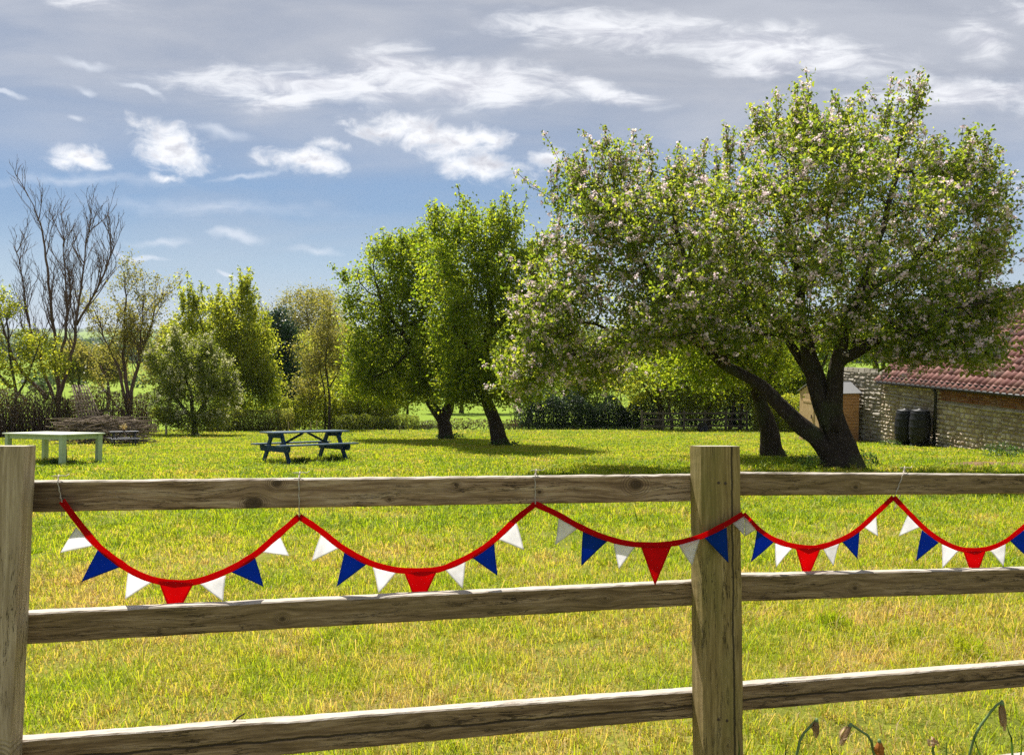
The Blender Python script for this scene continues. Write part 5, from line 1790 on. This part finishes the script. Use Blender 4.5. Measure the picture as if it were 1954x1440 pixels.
# ------------------------------------------------------------------ plants at the fence and round the trees
def weed(name, label, p, n, h, spread, lsize, mat, seed, group=None, cat='plant'):
    rng = np.random.default_rng(seed)
    th = rng.uniform(0, 2 * math.pi, n); rr = spread * np.sqrt(rng.random(n))
    zz = rng.random(n) * h * (1 - .5 * rr / spread)
    P = np.stack([rr * np.cos(th), rr * np.sin(th), zz + .02], 1)
    V, Fq = leaf_quads(P, lsize, rng, .6, .5)
    k = max(4, n // 14)
    th = rng.uniform(0, 2 * math.pi, k); rr = spread * .6 * np.sqrt(rng.random(k))
    A = np.stack([rr * np.cos(th), rr * np.sin(th), np.zeros(k) - .03], 1)
    B = A + np.stack([rng.normal(0, .05, k), rng.normal(0, .05, k), h * rng.uniform(.6, 1, k)], 1)
    V2, F2 = seg_tubes(A, B, np.full(k, .005), np.full(k, .002), 4)
    o = np_mesh(name, np.concatenate([V, V2]), np.concatenate([Fq, F2 + len(V)]), M[mat], None, rnd=rng.random(len(Fq) + len(F2)))
    o.location = Vector(p)
    return tag(o, label, cat, group)


for k, (px, py, n, h, sp, lab) in enumerate([(1650, 888, 160, .38, .28, 'nettle clump on the right of the big apple trunk'), (1560, 892, 260, .35, .4, 'nettle clump at the left foot of the big apple trunk'), (1530, 884, 90, .22, .3, 'small weed patch left of the big apple trunk'),
                                             (1478, 871, 170, .28, .32, 'weeds round the foot of the second apple trunk'), (1915, 872, 320, .45, .5, 'leafy weed clump at the foot of the barn wall by the right edge'), (1700, 851, 120, .25, .35, 'low weeds left of the water butts'),
                                             (860, 838, 220, .3, .6, 'weeds round the foot of the forked orchard tree'), (962, 851, 150, .25, .5, 'weeds round the foot of the tall orchard tree')]):
    weed('weed_bush', lab, gpos(px, py), n, h, sp, .07 if k < 6 else .10, 'weed_leaf', 200 + k, 'weed clumps on the lawn')

for k, (px, py, lab) in enumerate([(572, 884, 'dark grass tuft between the legs of the blue picnic table'), (640, 879, 'taller dark tuft under the right end of the blue picnic table'), (105, 886, 'grass tuft round the feet of the pale green table'), (1590, 1195, 'dark green tussock in the lawn right of the middle post'), (1840, 1250, 'dark tussock above the bottom rail near the right edge')]):
    p = gpos(px, py)
    rng = np.random.default_rng(300 + k)
    n = 220
    x = rng.normal(0, .13 if k < 3 else .05, n); y = rng.normal(0, .10 if k < 3 else .045, n)
    V, Tr = blades(x, y, rng.uniform(.10, .24, n) * (1 if k < 3 else .6), np.full(n, .012 if k < 3 else .006), rng, .6, np.zeros(n))
    ob = np_mesh('grass_tuft', V, Tr, M['weed_leaf'] if k < 3 else M['grass'], None, rnd=np.repeat(rng.random(n) * (.5 if k < 3 else .12), 3))
    ob.location = p
    tag(ob, lab, 'grass tuft', 'grass tufts')

# bare soil by the barn
def build_soil():
    m, g, out = new_mat('bare_soil')
    pos = g.n('ShaderNodeNewGeometry').outputs['Position']
    n = g.noise(pos, 9, 6, .7)
    finish(g, out, g.ramp(n, [(.3, (.10, .06, .035)), (.7, (.24, .15, .09))]), .95, n, .8, .05, .1)
    c = gpos(1880, 886)
    V = [(c.x, c.y, T(c.x, c.y) + .065)]
    for i in range(40):
        th = i / 40 * 2 * math.pi
        k = 1 + .35 * mnoise.noise(Vector((math.cos(th) * 1.5, math.sin(th) * 1.5, 2)))
        x, y = c.x + math.cos(th) * 1.3 * k, c.y + math.sin(th) * .55 * k
        V.append((x, y, T(x, y) + .01))
    Fc = [(0, i + 1, (i + 1) % 40 + 1) for i in range(40)]
    o = np_mesh('soil', V, Fc, m)
    tag(o, kind='structure')


build_soil()


# wilted daffodils in front of the fence
M['stem_green'] = plain_mat('daffodil_stem', (.13, .20, .07), .5, .2, 30)
M['papery'] = cloth_mat('papery_sheath', (.64, .47, .30), .75)
M['orange_petal'] = cloth_mat('withered_petal', (.55, .22, .05), .4)


def daffodil(label, base, neck, nod, head, Y, orange, seed):
    """stem from base to neck (photo pixels at distance Y), bent over to nod, withered head hanging to head"""
    rs = random.Random(seed)
    b = at(base[0], base[1], Y)
    gz = T(b.x, Y)
    foot = Vector((b.x + (b.x - at(*neck, Y).x) * .25, Y, gz))
    r = thing('wilted_daffodil', label, 'flower', foot, 'wilted daffodils in front of the fence')
    o = foot
    n_, d_, h_ = at(*neck, Y), at(*nod, Y - .01), at(*head, Y - .015)
    pts, rr = smooth_path([Vector((0, 0, 0)), b - o, n_ - o, d_ - o], [.0045, .004, .0036, .003], .02)
    mb = MB(); mb.tube(pts, rr, 8); mb.build('stem', M['stem_green'], r)
    mb = MB()
    ax = (h_ - d_)
    L = ax.length
    u = ax.normalized(); a = u.cross(Vector((0, 1, 0))).normalized(); c = u.cross(a)
    for i in range(9):
        th = i / 9 * 2 * math.pi + rs.uniform(-.3, .3)
        w = rs.uniform(.003, .0075); ll = L * rs.uniform(.6, 1.25); sp = rs.uniform(.001, .012)
        p0 = d_ - o + u * L * .1
        e = a * math.cos(th) + c * math.sin(th); t = a * -math.sin(th) + c * math.cos(th)
        vs = []
        for k in range(4):
            s = k / 3
            cc = p0 + u * ll * s + e * (sp * math.sin(s * 2.6) + .003) + Vector((rs.gauss(0, .0015),) * 3)
            ww = w * (.4 + math.sin(s * 2.8)) * .7
            vs += [cc - t * ww, cc + e * .002, cc + t * ww]
        fs = []
        for k in range(3):
            for q in range(2):
                fs.append((k * 3 + q, k * 3 + q + 1, k * 3 + q + 4, k * 3 + q + 3))
        mb.add(vs, fs, .5, True)
    mb.build('flower_head', M['orange_petal'] if orange else M['papery'], r)
    mb = MB(); mb.tube([d_ - o - u * .004, d_ - o + u * L * .10, d_ - o + u * L * .2], [.003, .006, .004], 8); mb.build('seed_pod', M['stem_green'], r)


daffodil('leftmost wilted daffodil with a papery brown head hanging right of its slanting stem', (1520, 1440), (1548, 1383), (1558, 1372), (1556, 1398), 2.12, False, 1)
daffodil('wilted daffodil bent into a hook with a pale drooping head', (1668, 1440), (1640, 1392), (1624, 1381), (1608, 1412), 2.10, False, 2)
daffodil('lowest wilted daffodil with a shrivelled orange head', (1690, 1470), (1680, 1425), (1678, 1412), (1679, 1438), 2.08, True, 3)
daffodil('tall wilted daffodil with a crumpled brown head on a curved stem by the right edge', (1850, 1440), (1890, 1358), (1912, 1338), (1915, 1380), 2.14, False, 4)
daffodil('upright stem with a dry brown tip between the hooked and the tall daffodil', (1782, 1470), (1780, 1430), (1781, 1420), (1780, 1410), 2.08, False, 5)


def daff_leaf(label, a, b, Y, seed):
    A, B = at(*a, Y), at(*b, Y)
    foot = Vector((A.x, Y, T(A.x, Y)))
    pts, _ = smooth_path([Vector((0, 0, 0)), A - foot, (A - foot).lerp(B - foot, .6) + Vector((.003, 0, .002)), B - foot], [1, 1, 1, 1], .03)
    vs, fs = [], []
    n = len(pts)
    for i, p in enumerate(pts):
        w = .006 * (1 - (i / (n - 1)) ** 3) + .0006
        vs += [p + Vector((-w, 0, 0)), p + Vector((0, .003, 0)), p + Vector((w, 0, 0))]
    for i in range(n - 1):
        for q in range(2): fs.append((i * 3 + q, i * 3 + q + 1, i * 3 + q + 4, i * 3 + q + 3))
    mb = MB(); mb.add(vs, fs, .4, True)
    o = mb.build('daffodil_leaf', M['weed_leaf'], None, rnd=True)
    o.location = foot
    tag(o, label, 'leaf', 'daffodil leaves in front of the fence')


daff_leaf('strap leaf standing just left of the tall daffodil stem', (1932, 1440), (1918, 1372), 2.15, 1)
daff_leaf('short strap leaf tip in front of the middle post foot', (1408, 1460), (1409, 1412), 2.05, 2)
daff_leaf('strap leaf beside the leftmost wilted daffodil', (1494, 1470), (1500, 1410), 2.1, 3)
daff_leaf('strap leaf leaning right of the hooked daffodil', (1715, 1470), (1698, 1430), 2.1, 4)
daff_leaf('short strap leaf low between the leftmost and the hooked daffodil', (1590, 1480), (1584, 1418), 2.12, 5)
daff_leaf('strap leaf tip rising beside the dry brown tipped stem', (1800, 1475), (1806, 1416), 2.1, 6)
daff_leaf('strap leaf leaning left under the tall daffodil', (1872, 1470), (1858, 1404), 2.13, 7)
daff_leaf('bent strap leaf in the far corner beyond the tall daffodil', (1945, 1470), (1950, 1402), 2.16, 8)


# ------------------------------------------------------------------ far country
def build_far():
    rng = np.random.default_rng(77)
    Ps, Ss = [], []
    rows = [(105, 165, 12, 2.6), (300, 335, 70, 8.5), (345, 380, 60, 9), (430, 480, 90, 9), (560, 620, 80, 9), (700, 800, 90, 10), (950, 1150, 110, 12), (1500, 1800, 120, 15), (2400, 3000, 150, 20)]
    for (y0, y1, n, r) in rows:
        for i in range(n):
            y = rng.uniform(y0, y1); x = rng.uniform(-.78, .6) * y
            if y < 170: x = rng.choice([-.62, -.56, -.50, -.2, .1]) * y + rng.normal(0, 2)
            z = T(x, y)
            rr = r * rng.uniform(.4, 1.0)
            k = int(130)
            v = rng.standard_normal((k, 3)); v /= np.linalg.norm(v, axis=1, keepdims=True)
            v *= (rng.random(k) ** .4)[:, None]
            Ps.append(np.array([x, y, z + rr * .55]) + v * rr * np.array([1.3, 1.0, .62]))
            Ss.append(np.full(k, rr * .30))
    P = np.concatenate(Ps); S = np.concatenate(Ss)
    V, Fq = leaf_quads(P, S, rng, .4, .8)
    o = np_mesh('distant_wood', V, Fq, M['far_leaf'], None, rnd=rng.random(len(Fq)))
    tag(o, 'distant hedgerows and woods dotted over the far valley fields', 'wood', kind='stuff')


build_far()


# ------------------------------------------------------------------ the air over the valley
def build_haze():
    mb = MB()
    x0, x1, y0, y1, z0, z1 = -6900, 6900, -390, 6980, -40, 62
    vs = [(x0, y0, z0), (x1, y0, z0), (x1, y1, z0), (x0, y1, z0), (x0, y0, z1), (x1, y0, z1), (x1, y1, z1), (x0, y1, z1)]
    mb.add(vs, [(3, 2, 1, 0), (4, 5, 6, 7), (0, 1, 5, 4), (1, 2, 6, 5), (2, 3, 7, 6), (3, 0, 4, 7)])
    m = bpy.data.materials.new('haze_air')
    m.use_nodes = True
    g = NT(m.node_tree)
    out = g.n('ShaderNodeOutputMaterial')
    v = g.n('ShaderNodeVolumePrincipled')
    v.inputs['Color'].default_value = (.80, .88, 1.0, 1)
    v.inputs['Density'].default_value = 0.00011
    m.node_tree.links.new(v.outputs[0], out.inputs['Volume'])
    o = mb.build('haze', m)
    o['kind'] = 'stuff'


if HAZE: build_haze()
